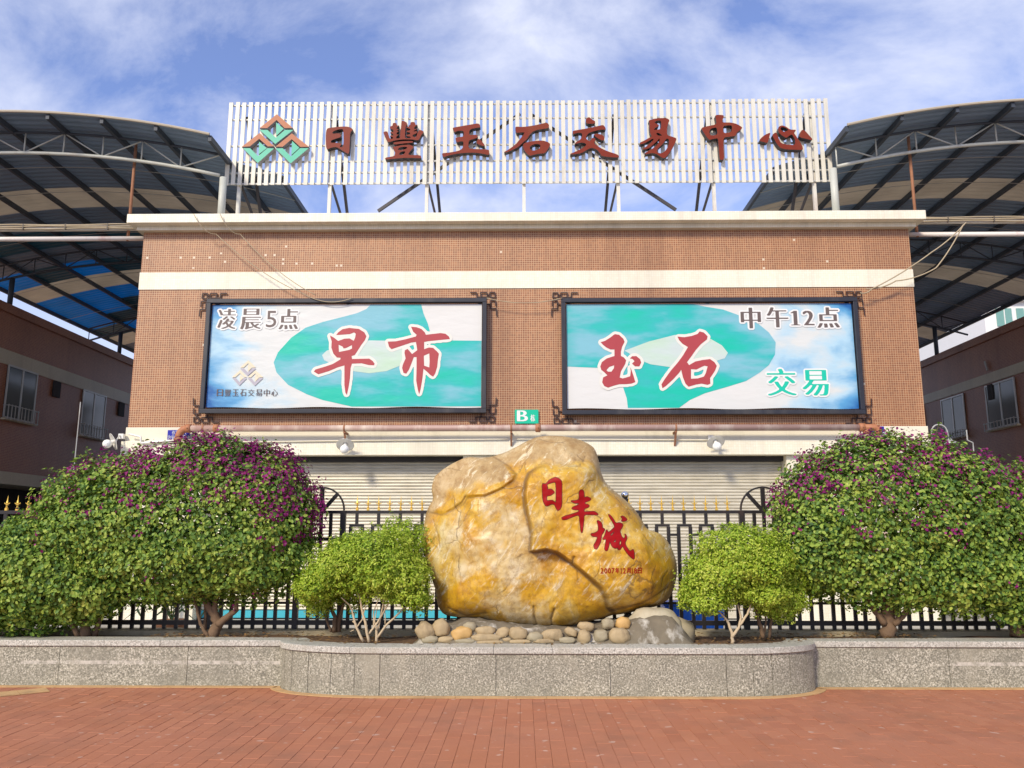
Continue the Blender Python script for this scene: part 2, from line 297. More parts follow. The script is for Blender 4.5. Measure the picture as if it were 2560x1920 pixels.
def rock_mat():
    m, t, b = newmat('yellow wax boulder')
    at = N(t, 'ShaderNodeVertexColor', layer_name='mineral'); s = N(t, 'ShaderNodeSeparateColor'); L(t, at.outputs['Color'], s.inputs[0])
    p = pos(t)
    f = noi(t, pos(t, (1, 1, 0.8)), 2.6, 8, 0.62, 0.6)
    yel = ramp(t, f, [(0.28, (0.36, 0.165, 0.014)), (0.40, (0.53, 0.27, 0.014)), (0.51, (0.61, 0.35, 0.022)), (0.59, (0.62, 0.41, 0.085)), (0.67, (0.68, 0.55, 0.27))])
    pale = ramp(t, noi(t, p, 4.0, 7, 0.6, 0.4), [(0.33, (0.52, 0.33, 0.09)), (0.5, (0.62, 0.47, 0.21)), (0.68, (0.66, 0.57, 0.38))])
    crust = ramp(t, noi(t, p, 5.0, 7, 0.6), [(0.3, (0.30, 0.18, 0.065)), (0.5, (0.46, 0.31, 0.13)), (0.72, (0.60, 0.46, 0.25))])
    pf = mth(t, 'ADD', s.outputs[1], mth(t, 'MULTIPLY', mth(t, 'SUBTRACT', noi(t, p, 2.2, 6, 0.65, 0.5), 0.5), 1.9))
    pf = ramp(t, pf, [(0.42, (0, 0, 0)), (0.66, (1, 1, 1))])
    cf = mth(t, 'ADD', s.outputs[0], mth(t, 'MULTIPLY', mth(t, 'SUBTRACT', noi(t, p, 3.2, 6, 0.6), 0.5), 0.9))
    cf = ramp(t, cf, [(0.40, (0, 0, 0)), (0.68, (1, 1, 1))])
    c = mixc(t, pf, yel, pale); c = mixc(t, cf, c, crust)
    ve = ramp(t, noi(t, pos(t, (1.6, 1, 0.55)), 3.4, 8, 0.7, 1.2), [(0.488, (0, 0, 0)), (0.5, (0.8, 0.8, 0.8)), (0.512, (0, 0, 0))])
    c = mixc(t, mth(t, 'MULTIPLY', ve, 0.6), c, (0.20, 0.10, 0.03))
    rot = N(t, 'ShaderNodeMapping'); rot.inputs['Rotation'].default_value = (0, math.radians(52), 0); L(t, p, rot.inputs[0]); mp2 = N(t, 'ShaderNodeMapping'); mp2.inputs['Scale'].default_value = (1.1, 1, 4.2); L(t, rot.outputs[0], mp2.inputs[0])
    sc = ramp(t, noi(t, mp2.outputs[0], 3.2, 7, 0.68, 0.8), [(0.565, (0, 0, 0)), (0.64, (0.85, 0.85, 0.85))])
    c = mixc(t, sc, c, (0.74, 0.64, 0.42))
    c = mixc(t, s.outputs[2], c, (0.13, 0.075, 0.03))       # dirt in fissures, plus step shading painted along the raised edges
    mo = ramp(t, noi(t, p, 13, 9, 0.75, 0.3), [(0.40, (0.75, 0.75, 0.75)), (0.50, (0, 0, 0))])
    c = mixc(t, mth(t, 'MULTIPLY', mo, 0.55), c, (0.30, 0.15, 0.035))
    cv = N(t, 'ShaderNodeTexVoronoi', feature='DISTANCE_TO_EDGE'); cv.inputs['Scale'].default_value = 1.7; wp = N(t, 'ShaderNodeMix', data_type='RGBA'); wp.inputs[0].default_value = 0.22; L(t, p, wp.inputs[6]); nn_ = N(t, 'ShaderNodeTexNoise'); nn_.inputs['Scale'].default_value = 3.5; nn_.inputs['Detail'].default_value = 6; L(t, p, nn_.inputs['Vector']); L(t, nn_.outputs['Color'], wp.inputs[7]); L(t, wp.outputs[2], cv.inputs['Vector'])
    ck = mth(t, 'MULTIPLY', ramp(t, cv.outputs['Distance'], [(0.0, (1, 1, 1)), (0.012, (0, 0, 0))]), ramp(t, noi(t, p, 1.9, 3), [(0.50, (0, 0, 0)), (0.60, (1, 1, 1))]))
    c = mixc(t, mth(t, 'MULTIPLY', ck, 0.75), c, (0.14, 0.08, 0.03))
    L(t, c, b.inputs['Base Color'])
    rr = mixc(t, cf, (0.36, 0.36, 0.36), (0.55, 0.55, 0.55)); L(t, rr, b.inputs['Roughness'])
    h = mth(t, 'ADD', mth(t, 'MULTIPLY', noi(t, p, 6, 8, 0.7), 0.8), mth(t, 'MULTIPLY', noi(t, pos(t, (2, 1, 1)), 40, 6, 0.7), 0.35))
    h = mth(t, 'SUBTRACT', h, mth(t, 'MULTIPLY_ADD', ve, 0.5, mth(t, 'MULTIPLY', ck, 0.8)))
    bump(t, b, h, 0.30, 0.03)
    return m
M['rock'] = rock_mat()
M['rock_red'] = simple('red lacquer', (0.31, 0.002, 0.003), 0.5, 0.2, 12, spec=0.2)
M['pebble'] = simple('tan river stone', (0.40, 0.30, 0.165), 0.75, 0.3, 8, bmp=0.4, bscale=40, dirt_shade=((0.17, 0.12, 0.07), 9, 0.5, 0.6))
M['pebble2'] = simple('yellow river stone', (0.55, 0.34, 0.12), 0.6, 0.2, 8, bmp=0.2, bscale=50)
M['pebble3'] = simple('grey green river stone', (0.33, 0.28, 0.18), 0.65, 0.25, 8, bmp=0.25, bscale=50)
M['mortar'] = simple('stained white mortar', (0.17, 0.14, 0.095), 0.9, 0.35, 10, bmp=0.8, bscale=14, dirt_shade=((0.75, 0.71, 0.62), 4.5, 0.53, 0.9))
M['bigstone'] = simple('pale grey stone', (0.50, 0.44, 0.31), 0.75, 0.25, 4, bmp=0.5, bscale=10, dirt_shade=((0.26, 0.19, 0.11), 3, 0.5, 0.6))

# ------------------------------------------------------------------ builders
ORG = {}
def setp(o, label=None, cat=None, group=None, kind=None):
    if label: o['label'] = label
    if cat: o['category'] = cat
    if group: o['group'] = group
    if kind: o['kind'] = kind
    return o
def thing(name, label, cat, loc=(0, 0, 0), group=None):
    o = bpy.data.objects.new(name, None); o.empty_display_size = 0.1; COL.objects.link(o); o.location = loc
    ORG[o] = Vector(loc); return setp(o, label, cat, group)
class MB:
    def __init__(s): s.v = []; s.f = []; s.mi = []
    def add(s, v, f, mi=0):
        n = len(s.v); s.v += [tuple(p) for p in v]; s.f += [tuple(i + n for i in q) for q in f]; s.mi += [mi] * len(f); return s
    def box(s, x0, x1, y0, y1, z0, z1, mi=0):
        v = [(x0, y0, z0), (x1, y0, z0), (x1, y1, z0), (x0, y1, z0), (x0, y0, z1), (x1, y0, z1), (x1, y1, z1), (x0, y1, z1)]
        return s.add(v, [(0, 3, 2, 1), (4, 5, 6, 7), (0, 1, 5, 4), (1, 2, 6, 5), (2, 3, 7, 6), (3, 0, 4, 7)], mi)
    def bar(s, a, b, w, h=None, up=(0, 1, 0), mi=0):        # square bar from a to b
        a = Vector(a); b = Vector(b); h = h or w; d = (b - a).normalized(); u = Vector(up)
        if abs(d.dot(u)) > 0.95: u = Vector((1, 0, 0))
        r = d.cross(u).normalized(); q = r.cross(d)
        v = [p + r * sx * w / 2 + q * sy * h / 2 for p in (a, b) for sx, sy in ((-1, -1), (1, -1), (1, 1), (-1, 1))]
        return s.add(v, [(0, 1, 2, 3), (7, 6, 5, 4), (0, 4, 5, 1), (1, 5, 6, 2), (2, 6, 7, 3), (3, 7, 4, 0)], mi)
    def tube(s, pts, r, n=8, cap=True, mi=0):
        pts = [Vector(p) for p in pts]; rs = r if isinstance(r, (list, tuple)) else [r] * len(pts)
        base = len(s.v); u = None; vv = []
        for i, p in enumerate(pts):
            d = (pts[min(i + 1, len(pts) - 1)] - pts[max(i - 1, 0)]).normalized()
            if u is None: u = d.orthogonal().normalized()
            u = (u - d * u.dot(d)).normalized(); w = d.cross(u)
            vv += [p + (u * math.cos(2 * math.pi * k / n) + w * math.sin(2 * math.pi * k / n)) * rs[i] for k in range(n)]
        ff = [(i * n + k, i * n + (k + 1) % n, (i + 1) * n + (k + 1) % n, (i + 1) * n + k) for i in range(len(pts) - 1) for k in range(n)]
        if cap: ff += [tuple(range(n))[::-1], tuple((len(pts) - 1) * n + k for k in range(n))]
        return s.add(vv, ff, mi)
    def lathe(s, c, axis, prof, n=20, mi=0):
        c = Vector(c); a = Vector(axis).normalized(); u = a.orthogonal().normalized(); w = a.cross(u)
        vv = [c + a * h + (u * math.cos(2 * math.pi * k / n) + w * math.sin(2 * math.pi * k / n)) * max(r, 1e-4) for r, h in prof for k in range(n)]
        ff = [(i * n + k, i * n + (k + 1) % n, (i + 1) * n + (k + 1) % n, (i + 1) * n + k) for i in range(len(prof) - 1) for k in range(n)]
        return s.add(vv, ff, mi)
    def mesh(s, name, mats, off=(0, 0, 0), smooth=False):
        me = bpy.data.meshes.new(name); o = Vector(off)
        me.from_pydata([tuple(Vector(p) - o) for p in s.v], [], s.f)
        for m in (mats if isinstance(mats, (list, tuple)) else [mats]): me.materials.append(M[m] if isinstance(m, str) else m)
        if any(s.mi): me.polygons.foreach_set('material_index', s.mi)
        bm = bmesh.new(); bm.from_mesh(me); bmesh.ops.recalc_face_normals(bm, faces=bm.faces); bm.to_mesh(me); bm.free()
        if smooth: me.polygons.foreach_set('use_smooth', [True] * len(me.polygons))
        me.update(); return me
def link(name, me, parent=None, loc=None):
    o = bpy.data.objects.new(name, me); COL.objects.link(o)
    po = ORG.get(parent, Vector()) if parent else Vector()
    if parent: o.parent = parent
    if loc is not None: o.location = Vector(loc) - po; ORG[o] = Vector(loc)
    else: ORG[o] = po
    return o
def build(name, mb, mats, parent=None, smooth=False, bevel=0, origin=None):
    """parts: vertices are in world space; the object takes its parent's origin. Top level: origin given."""
    if parent is not None: me = mb.mesh(name, mats, ORG[parent], smooth); o = link(name, me, parent)
    else:
        org = origin or (0, 0, 0); me = mb.mesh(name, mats, org, smooth); o = bpy.data.objects.new(name, me); COL.objects.link(o); o.location = org; ORG[o] = Vector(org)
    if bevel:
        b = o.modifiers.new('bevel', 'BEVEL'); b.width = bevel; b.segments = 2; b.limit_method = 'ANGLE'; b.angle_limit = math.radians(40)
    return o
def boxo(name, x0, x1, y0, y1, z0, z1, mat, parent, bevel=0):
    return build(name, MB().box(x0, x1, y0, y1, z0, z1), mat, parent, bevel=bevel)

# --- flat shapes from outlines
def fill_loops(loops, depth=0.0, bev=0.0):
    """loops: lists of (x, z). returns verts (x, d, z), faces; d from 0 (front) to depth (back)."""
    cu = bpy.data.curves.new('tmp', 'CURVE'); cu.dimensions = '2D'; cu.fill_mode = 'BOTH' if depth == 0 else 'BOTH'
    for lp in loops:
        sp = cu.splines.new('POLY'); sp.points.add(len(lp) - 1)
        for q, (x, z) in zip(sp.points, lp): q.co = (x, z, 0, 1)
        sp.use_cyclic_u = True
    cu.extrude = depth / 2; cu.bevel_depth = bev; cu.bevel_resolution = 1; cu.offset = -bev
    o = bpy.data.objects.new('tmp', cu); COL.objects.link(o); bpy.context.view_layer.update()
    me = bpy.data.meshes.new_from_object(o.evaluated_get(bpy.context.evaluated_depsgraph_get()))
    h = depth / 2 + bev
    v = [(q.co.x, h - q.co.z, q.co.y) for q in me.vertices]; f = [tuple(p.vertices) for p in me.polygons]
    bpy.data.objects.remove(o); bpy.data.curves.remove(cu); bpy.data.meshes.remove(me)
    return v, f
def flat(name, loops, Y, mat, parent, thick=0.002):
    v, f = fill_loops(loops, thick); mb = MB().add([(x, Y + d, z) for x, d, z in v], f)
    return build(name, mb, mat, parent)
def smoothloop(lp, it=1):
    for _ in range(it):
        q = []
        for i in range(len(lp)):
            a, b = lp[i], lp[(i + 1) % len(lp)]
            q += [(a[0] * .8 + b[0] * .2, a[1] * .8 + b[1] * .2), (a[0] * .2 + b[0] * .8, a[1] * .2 + b[1] * .8)]
        lp = q
    return lp
def zl(org, sc, pts): return [(org[0] + x / sc, org[1] + y / sc) for x, y in pts]       # zoom coords -> photo px
def toplane(lp, Y):
    r = []
    for x, y in lp: p = P(x, y, Y); r.append((p.x, p.z))
    return r

# --- raster tools for halos and serif-like glyphs
def raster(loops, x0, z0, cell, nx, nz):
    g = np.zeros((nz, nx), bool); xs = x0 + (np.arange(nx) + .5) * cell
    for j in range(nz):
        z = z0 + (j + .5) * cell; cr = []
        for lp in loops:
            for i in range(len(lp)):
                a, b = lp[i], lp[(i + 1) % len(lp)]
                if (a[1] > z) != (b[1] > z): cr.append(a[0] + (z - a[1]) * (b[0] - a[0]) / (b[1] - a[1]))
        cr.sort(); row = np.zeros(nx, bool)
        for a, b in zip(cr[::2], cr[1::2]): row |= (xs >= a) & (xs < b)
        g[j] = row
    return g
def blur(g, n=1):
    f = g.astype(float)
    for _ in range(n):
        p = np.pad(f, 1); f = (p[:-2, 1:-1] + p[2:, 1:-1] + p[1:-1, :-2] + p[1:-1, 2:] + 2 * p[1:-1, 1:-1]) / 6
        p = np.pad(f, 1); f = (p[:-2, :-2] + p[2:, :-2] + p[:-2, 2:] + p[2:, 2:] + 4 * p[1:-1, 1:-1]) / 8
    return f
def contours(f, x0, z0, cell, lev=0.5):
    f = np.pad(f, 1); x0 -= cell; z0 -= cell; seg = {}
    nz, nx = f.shape; b = f > lev
    mixed = np.argwhere((b[:-1, :-1].astype(int) + b[1:, :-1] + b[:-1, 1:] + b[1:, 1:]) % 4 != 0)
    def ept(j, i, e):
        if e == 0: t = (lev - f[j, i]) / (f[j, i + 1] - f[j, i]); return (i + t, j)
        t = (lev - f[j, i]) / (f[j + 1, i] - f[j, i]); return (i, j + t)
    T = {1: [('L', 'B')], 2: [('B', 'R')], 3: [('L', 'R')], 4: [('R', 'T')], 5: [('L', 'B'), ('R', 'T')], 6: [('B', 'T')], 7: [('L', 'T')], 8: [('T', 'L')], 9: [('T', 'B')], 10: [('B', 'R'), ('T', 'L')], 11: [('T', 'R')], 12: [('R', 'L')], 13: [('R', 'B')], 14: [('B', 'L')]}
    for j, i in mixed:
        c = b[j, i] * 1 + b[j, i + 1] * 2 + b[j + 1, i + 1] * 4 + b[j + 1, i] * 8
        K = {'B': (j, i, 0), 'T': (j + 1, i, 0), 'L': (j, i, 1), 'R': (j, i + 1, 1)}
        for a, e in T[int(c)]:
            seg.setdefault(K[a], []).append(K[e]); seg.setdefault(K[e], []).append(K[a])
    loops = []; used = set()
    for k in list(seg):
        if k in used: continue
        lp = [k]; used.add(k); cur = k
        while True:
            nx_ = [q for q in seg[cur] if q not in used]
            if not nx_: break
            cur = nx_[0]; used.add(cur); lp.append(cur)
        if len(lp) > 6:
            pts = [ept(*q) for q in lp]; pts = [(x0 + (x + .5) * cell, z0 + (y + .5) * cell) for x, y in pts]
            loops.append(simplify(pts, cell * 0.22))
    return loops
def simplify(lp, tol):
    def dp(a):
        if len(a) < 3: return a
        p, q = np.array(a[0]), np.array(a[-1]); d = q - p; n = np.hypot(*d) + 1e-12
        arr = np.array(a[1:-1]); dist = np.abs((arr[:, 0] - p[0]) * d[1] - (arr[:, 1] - p[1]) * d[0]) / n
        k = int(dist.argmax())
        return dp(a[:k + 2])[:-1] + dp(a[k + 1:]) if dist[k] > tol else [a[0], a[-1]]
    h = len(lp) // 2
    return dp(lp[:h + 1])[:-1] + dp(lp[h:] + [lp[0]])[:-1]
def dilate(g, rx, rz):
    o = g.copy()
    for a in range(-rx, rx + 1):
        for b in range(-rz, rz + 1):
            if (rx and rz) and (a / rx) ** 2 + (b / rz) ** 2 > 1.05: continue
            o |= np.roll(np.roll(g, a, 1), b, 0)
    return o
def bbox(loops):
    xs = [p[0] for l in loops for p in l]; zs = [p[1] for l in loops for p in l]; return min(xs), max(xs), min(zs), max(zs)
def halo(loops, d, cell):
    x0, x1, z0, z1 = bbox(loops); x0 -= 2 * d; z0 -= 2 * d
    nx = int((x1 + 2 * d - x0) / cell) + 2; nz = int((z1 + 2 * d - z0) / cell) + 2
    g = raster(loops, x0, z0, cell, nx, nz); r = int(round(d / cell)); g = dilate(g, r, r)
    return contours(blur(g, 1), x0, z0, cell)
_gl = {}
def glyph(ch):
    """outline loops of one character in em units"""
    if ch in _gl: return _gl[ch]
    if ch == '1': return [[(.05, 0), (.45, 0), (.45, .05), (.31, .07), (.31, .70), (.24, .70), (.06, .60), (.07, .56), (.20, .60), (.20, .07), (.05, .05)]]
    c = bpy.data.curves.new('t', 'FONT'); c.body = ch; c.resolution_u = 3
    o = bpy.data.objects.new('t', c); COL.objects.link(o); bpy.context.view_layer.update()
    me = bpy.data.meshes.new_from_object(o.evaluated_get(bpy.context.evaluated_depsgraph_get()))
    cnt = {}
    for p in me.polygons:
        for e in p.edge_keys: cnt[e] = cnt.get(e, 0) + 1
    adj = {}
    for (a, b), n in cnt.items():
        if n == 1: adj.setdefault(a, []).append(b); adj.setdefault(b, []).append(a)
    seen = set(); loops = []
    for k in adj:
        if k in seen: continue
        lp = [k]; seen.add(k); cur = k
        while True:
            q = [x for x in adj[cur] if x not in seen]
            if not q: break
            cur = q[0]; seen.add(cur); lp.append(cur)
        loops.append([(me.vertices[i].co.x, me.vertices[i].co.y) for i in lp])
    bpy.data.objects.remove(o); bpy.data.meshes.remove(me); bpy.data.curves.remove(c)
    _gl[ch] = loops; return loops
def fit(loops, rx0, rx1, rz0, rz1):
    x0, x1, z0, z1 = bbox(loops)
    return [[(rx0 + (x - x0) / (x1 - x0) * (rx1 - rx0), rz0 + (z - z0) / (z1 - z0) * (rz1 - rz0)) for x, z in l] for l in loops]
def serif(ch, wide=0.036, thin=0.018):
    lp = glyph(ch); x0, x1, z0, z1 = bbox(lp); c = 0.009; x0 -= .08; z0 -= .05
    nx = int((x1 + .08 - x0) / c); nz = int((z1 + .05 - z0) / c)
    g = dilate(raster(lp, x0, z0, c, nx, nz), max(1, int(wide / c)), 0)
    k = int(thin / c)
    for s_ in range(1, k + 1): g &= np.roll(g, s_, 0)
    return contours(blur(g, 1), x0, z0, c)
def pxrect(x0, y0, x1, y1, Y):
    a = P(x0, y1, Y); b = P(x1, y0, Y); return a.x, b.x, a.z, b.z

# ================================================================== STRUCTURE
# ground sheet
mb = MB().add([(-400, -200, -0.02), (400, -200, -0.02), (400, 1200, -0.02), (-400, 1200, -0.02)], [(0, 1, 2, 3)])
setp(build('ground', mb, 'asphalt'), kind='structure')
mb = MB().add([(-22, 10.05, -0.006), (22, 10.05, -0.006), (22, 46, -0.006), (-22, 46, -0.006)], [(0, 1, 2, 3)])
setp(build('yard', mb, 'concrete'), kind='structure')

# brick pavement
pav = build('pavement', MB().add([(-11, 1.5, -0.012), (11, 1.5, -0.012), (11, 9.6, -0.012), (-11, 9.6, -0.012)], [(0, 1, 2, 3)]), 'joint')
setp(pav, kind='structure')
BW, BL, GAP = 0.118, 0.232, 0.0016
def brick_geo(cx, cy, rz, tilt, mb):
    w, l = BW / 2 - GAP / 2, BL / 2 - GAP / 2; e = 0.002
    v = []
    for (k, z) in ((0, -0.03), (0, -0.002), (e, 0)):
        for sx, sy in ((-1, -1), (1, -1), (1, 1), (-1, 1)):
            x, y = sx * (w - k), sy * (l - k)
            v.append((cx + x - y * rz, cy + y + x * rz, z + tilt[0] + tilt[1] * x + tilt[2] * y))
    mb.add(v, [(0, 1, 5, 4), (1, 2, 6, 5), (2, 3, 7, 6), (3, 0, 4, 7), (4, 5, 9, 8), (5, 6, 10, 9), (6, 7, 11, 10), (7, 4, 8, 11), (8, 9, 10, 11)])
cells = []
for i in range(-88, 89):
    for j in range(0, 36):
        cells.append((i * BW + 0.03, 1.7 + j * BL + (i % 2) * BL / 2 + 0.03 * math.sin(i * 1.7)))
def front_y(x):  # front face of the planter in plan
    xa, xb, xc, xd = -2.58, -1.42, 2.09, 3.07; yw, yb = 9.22, 8.68
    if x <= xa or x >= xd: return yw
    if xb <= x <= xc: return yb
    t = (xb - x) / (xb - xa) if x < xb else (x - xc) / (xd - xc)
    return yw - (yw - yb) * math.sqrt(max(0, 1 - t ** 2.2))
cells = [c for c in cells if c[1] < front_y(c[0]) + 0.1]
inview = sorted([c for c in cells if c[1] > 5.83 and abs(c[0] + 0.08) < 0.62 * c[1] - 0.1], key=lambda c: c[1])
single = set(inview[:300])
rest = MB(); protos = []
for k in range(12):
    q = MB(); brick_geo(0, 0, random.gauss(0, 0.004), (random.gauss(0, 0.0009), random.gauss(0, 0.008), random.gauss(0, 0.005)), q); protos.append(q.mesh('brick', 'brick'))
for c in cells:
    if c in single: link('brick', random.choice(protos), pav, (c[0], c[1], 0))
    else: brick_geo(c[0], c[1], random.gauss(0, 0.004), (random.gauss(0, 0.0009), random.gauss(0, 0.008), random.gauss(0, 0.005)), rest)
setp(build('bricks_beyond', rest, 'brick', pav), kind='stuff')

# ================================================================== MARKET BUILDING
FY = 16.0
XL, XR = Xf(318, FY, 1090), Xf(2317, FY, 1090)
z_cb, z_c1, z_ct = Zf(577, FY), Zf(560, 15.85), Zf(530, 15.68)
z_b1, z_b0 = Zf(678, FY), Zf(721, FY); z_l1, z_lm, z_l0 = Zf(1067, FY), Zf(1101, 15.9), Zf(1137, 15.9)
bld = thing('market_building', 'wide two storey market hall faced in brown mosaic tile with cream bands', 'building', ((XL + XR) / 2, FY, 0))
boxo('wall', XL, XR, FY, 41, z_l1, z_cb, 'tile', bld)
boxo('cornice', XL - 0.10, XR + 0.10, FY - 0.13, 41.1, z_cb, z_c1, 'wtile', bld, 0.006)
boxo('cornice', XL - 0.22, XR + 0.22, FY - 0.32, 41.2, z_c1 + 0.002, z_ct, 'wtile', bld, 0.006)
boxo('tile_band', XL - 0.012, XR + 0.012, FY - 0.018, 41.02, z_b0, z_b1, 'wtile', bld)
boxo('fascia', XL - 0.02, XR + 0.02, FY - 0.03, 41.03, z_lm, z_l1 - 0.002, 'cream', bld)
boxo('fascia', XL - 0.06, XR + 0.06, FY - 0.10, 41.06, z_l0, z_lm - 0.002, 'wtile', bld, 0.004)
boxo('core', XL + 0.05, XR - 0.05, FY + 0.55, 40.9, -0.004, z_l0 - 0.002, 'dark', bld)
xs = [(XL, Xf(522, FY)), (Xf(1160, FY), Xf(1228, FY)), (Xf(1952, FY), XR)]
for a, b in xs: boxo('pillar', a, b, FY + 0.02, FY + 0.54, -0.003, z_l0 - 0.003, 'wtile', bld, 0.004)
for k, ((a0, a1), (b0, b1)) in enumerate(zip(xs[:-1], xs[1:])):
    x0, x1 = a1 + 0.004, b0 - 0.004; zt = z_l0 - 0.06; sh = MB(); n = int((zt - 0.16) / 0.062)
    prof = []
    for i in range(n):
        z = 0.16 + i * 0.062
        prof += [(0.0, z), (0.0, z + 0.006), (-0.020, z + 0.014), (-0.026, z + 0.030), (-0.020, z + 0.048), (0.0, z + 0.056)]
    prof.append((0.0, 0.16 + n * 0.062))
    v = []; 
    for d, z in prof: v += [(x0, FY + 0.36 + d, z), (x1, FY + 0.36 + d, z)]
    sh.add(v, [(2 * i, 2 * i + 1, 2 * i + 3, 2 * i + 2) for i in range(len(prof) - 1)])
    s_ = build('roller_shutter', sh, 'shutter', bld)
    boxo('bottom_bar', x0, x1, FY + 0.33, FY + 0.37, 0.02, 0.155, 'shutter_blue' if k == 0 else 'shutter', s_)
    boxo('shutter_head_shade', x0, x1, FY + 0.20, FY + 0.53, z_l0 - 0.10, z_l0 - 0.004, 'dark', bld)  # dark strip added to stand for the shadowed gap above the shutter

# ================================================================== ROOF SIGN
SY = 16.62
zs0, zs1 = Zf(459, SY), Zf(252, SY); xs0, xs1 = Xf(561, SY, 460), Xf(2083, SY, 452)
sign = thing('rooftop_sign', 'long slatted white sign frame standing on the market roof', 'sign', ((xs0 + xs1) / 2, SY, z_ct))
ns = 92; pitch = (xs1 - xs0 - 0.085) / (ns - 1)
proto = MB().box(-0.0425, 0.0425, -0.012, 0.012, 0, zs1 - zs0).mesh('slat', 'slat')
for i in range(ns):
    o = link('slat', proto, sign, (xs0 + 0.0425 + i * pitch, SY, zs0 + random.gauss(0, 0.004))); o.rotation_euler.y = random.gauss(0, 0.0015)
for py in (258, 294, 360, 400, 428, 455):
    z = Zf(py, SY); build('rail', MB().box(xs0 + 0.02, xs1 - 0.02, SY + 0.014, SY + 0.05, z - 0.016, z + 0.016), 'steel', sign)
for px in (594, 822, 1066, 1310, 1547, 1787, 2040):
    x = Xf(px, SY, 480); build('post', MB().box(x - 0.035, x + 0.035, SY + 0.052, SY + 0.122, z_ct, zs1 - 0.03), 'steel_pale', sign)
    if px not in (1310,):
        yb = SY + 1.3
        build('rear_post', MB().bar((x + (0.25 if px < 1310 else -0.25), yb, z_ct), (x + (0.05 if px < 1310 else -0.05), SY + 0.16, zs1 - 0.25), 0.06), 'steel_dark', sign)
        build('stay', MB().bar((x + (0.25 if px < 1310 else -0.25), yb, z_ct + .02), (x + (.02 if px < 1310 else -.02), SY + 0.16, zs0 + 0.05), 0.05), 'steel_dark', sign)
for a, b in (((945, 528), (1300, 285)), ((1690, 525), (1325, 285))):
    p, q = P(*a, SY + 0.3), P(*b, SY + 0.2); build('brace', MB().bar(p, q, 0.06), 'steel_dark', sign)
LY = SY - 0.155     # front of the letters
def letter(name, loops, label, cat, mats=('letter', 'letter_side'), depth=0.13, group='raised characters on the rooftop sign', ch=None):
    loops = [smoothloop(l) for l in loops]; loops = [toplane(l, LY) for l in loops]
    x0, x1, z0, z1 = bbox(loops)
    v, f = fill_loops(loops, depth); mb = MB()
    mb.add([(x, LY + d, z) for x, d, z in v], f)
    org = ((x0 + x1) / 2, LY + depth, z0)
    me = mb.mesh(name, list(mats), org)
    mi = [0 if abs(p.normal.y) > 0.9 else 1 for p in me.polygons]; me.polygons.foreach_set('material_index', mi)
    o = bpy.data.objects.new(name, me); COL.objects.link(o); o.location = org; ORG[o] = Vector(org)
    return setp(o, label, cat, group)
A = lambda p: zl((800, 280), 7.9, p); B = lambda p: zl((1080, 280), 6.9125, p); C = lambda p: zl((1400, 270), 6.9125, p); D = lambda p: zl((1720, 260), 6.506, p)
letter('sign_character', [A([(165,315),(330,295),(500,283),(600,300),(655,345),(595,405),(590,560),(575,815),(545,825),(440,760),(330,690),(230,700),(140,740),(118,690),(112,500),(120,380),(140,330)]),
    A([(240,410),(270,375),(370,340),(440,335),(460,360),(465,480),(468,600),(450,695),(385,690),(415,650),(420,620),(330,608),(210,608),(220,560),(300,530),(400,500),(415,470),(400,430),(360,420),(260,430)])],
    'red brown raised character 日, first after the logo on the rooftop sign', 'letter')
letter('sign_character', [A([(1250,400),(1290,380),(1330,385),(1350,440),(1370,510),(1395,530),(1440,525),(1445,500),(1380,480),(1395,460),(1450,465),(1445,435),(1385,410),(1400,390),(1450,395),(1450,350),(1380,330),(1385,280),(1430,275),(1440,215),(1510,215),(1515,265),(1570,265),(1520,300),(1510,330),(1560,335),(1510,370),(1560,378),(1510,410),(1515,445),(1565,440),(1510,480),(1500,520),(1580,520),(1585,400),(1600,300),(1610,170),(1650,175),(1710,205),(1725,240),(1690,290),(1680,400),(1680,520),(1790,515),(1790,485),(1720,480),(1700,450),(1780,440),(1780,405),(1710,395),(1710,370),(1780,365),(1780,330),(1710,310),(1710,285),(1780,290),(1745,265),(1780,255),(1790,200),(1850,195),(1880,215),(1880,255),(1930,245),(1860,300),(1860,340),(1930,330),(1850,372),(1850,388),(1920,375),(1910,420),(1830,450),(1825,480),(1880,500),(1905,480),(1930,400),(1960,355),(2010,360),(2055,395),(2000,450),(1960,540),(1930,560),(1800,540),(1640,540),(1480,560),(1350,600),(1320,560),(1290,490),(1260,430)]),
    A([(1440,600),(1640,575),(1835,572),(1840,605),(1640,620),(1470,645)]),
    A([(1435,690),(1480,680),(1640,650),(1780,645),(1860,690),(1790,760),(1730,850),(1990,850),(2000,915),(1840,905),(1640,905),(1440,925),(1290,940),(1285,900),(1470,870),(1485,800),(1465,750)]),
    A([(1525,740),(1580,695),(1680,685),(1730,695),(1700,730),(1600,755)]), A([(1560,840),(1580,795),(1640,775),(1690,780),(1660,830),(1600,850)])],
    'red brown raised many-stroked character 豐, second on the rooftop sign', 'letter')
letter('sign_character', [B([(355,270),(560,235),(700,210),(790,195),(825,215),(840,262),(760,275),(680,290),(645,320),(640,400),(780,390),(795,420),(770,450),(650,485),(630,520),(630,600),(650,635),(980,645),(990,690),(985,745),(880,720),(740,700),(560,705),(400,725),(270,755),(205,780),(180,750),(170,712),(300,700),(440,675),(510,645),(540,600),(545,510),(490,505),(430,528),(405,470),(410,440),(550,425),(550,340),(520,322),(440,325),(390,352),(365,300)]),
    B([(805,460),(850,490),(915,575),(900,592),(840,575),(785,550),(770,530),(785,480)])], 'red brown raised character 玉 with a side dot, third on the rooftop sign', 'letter')
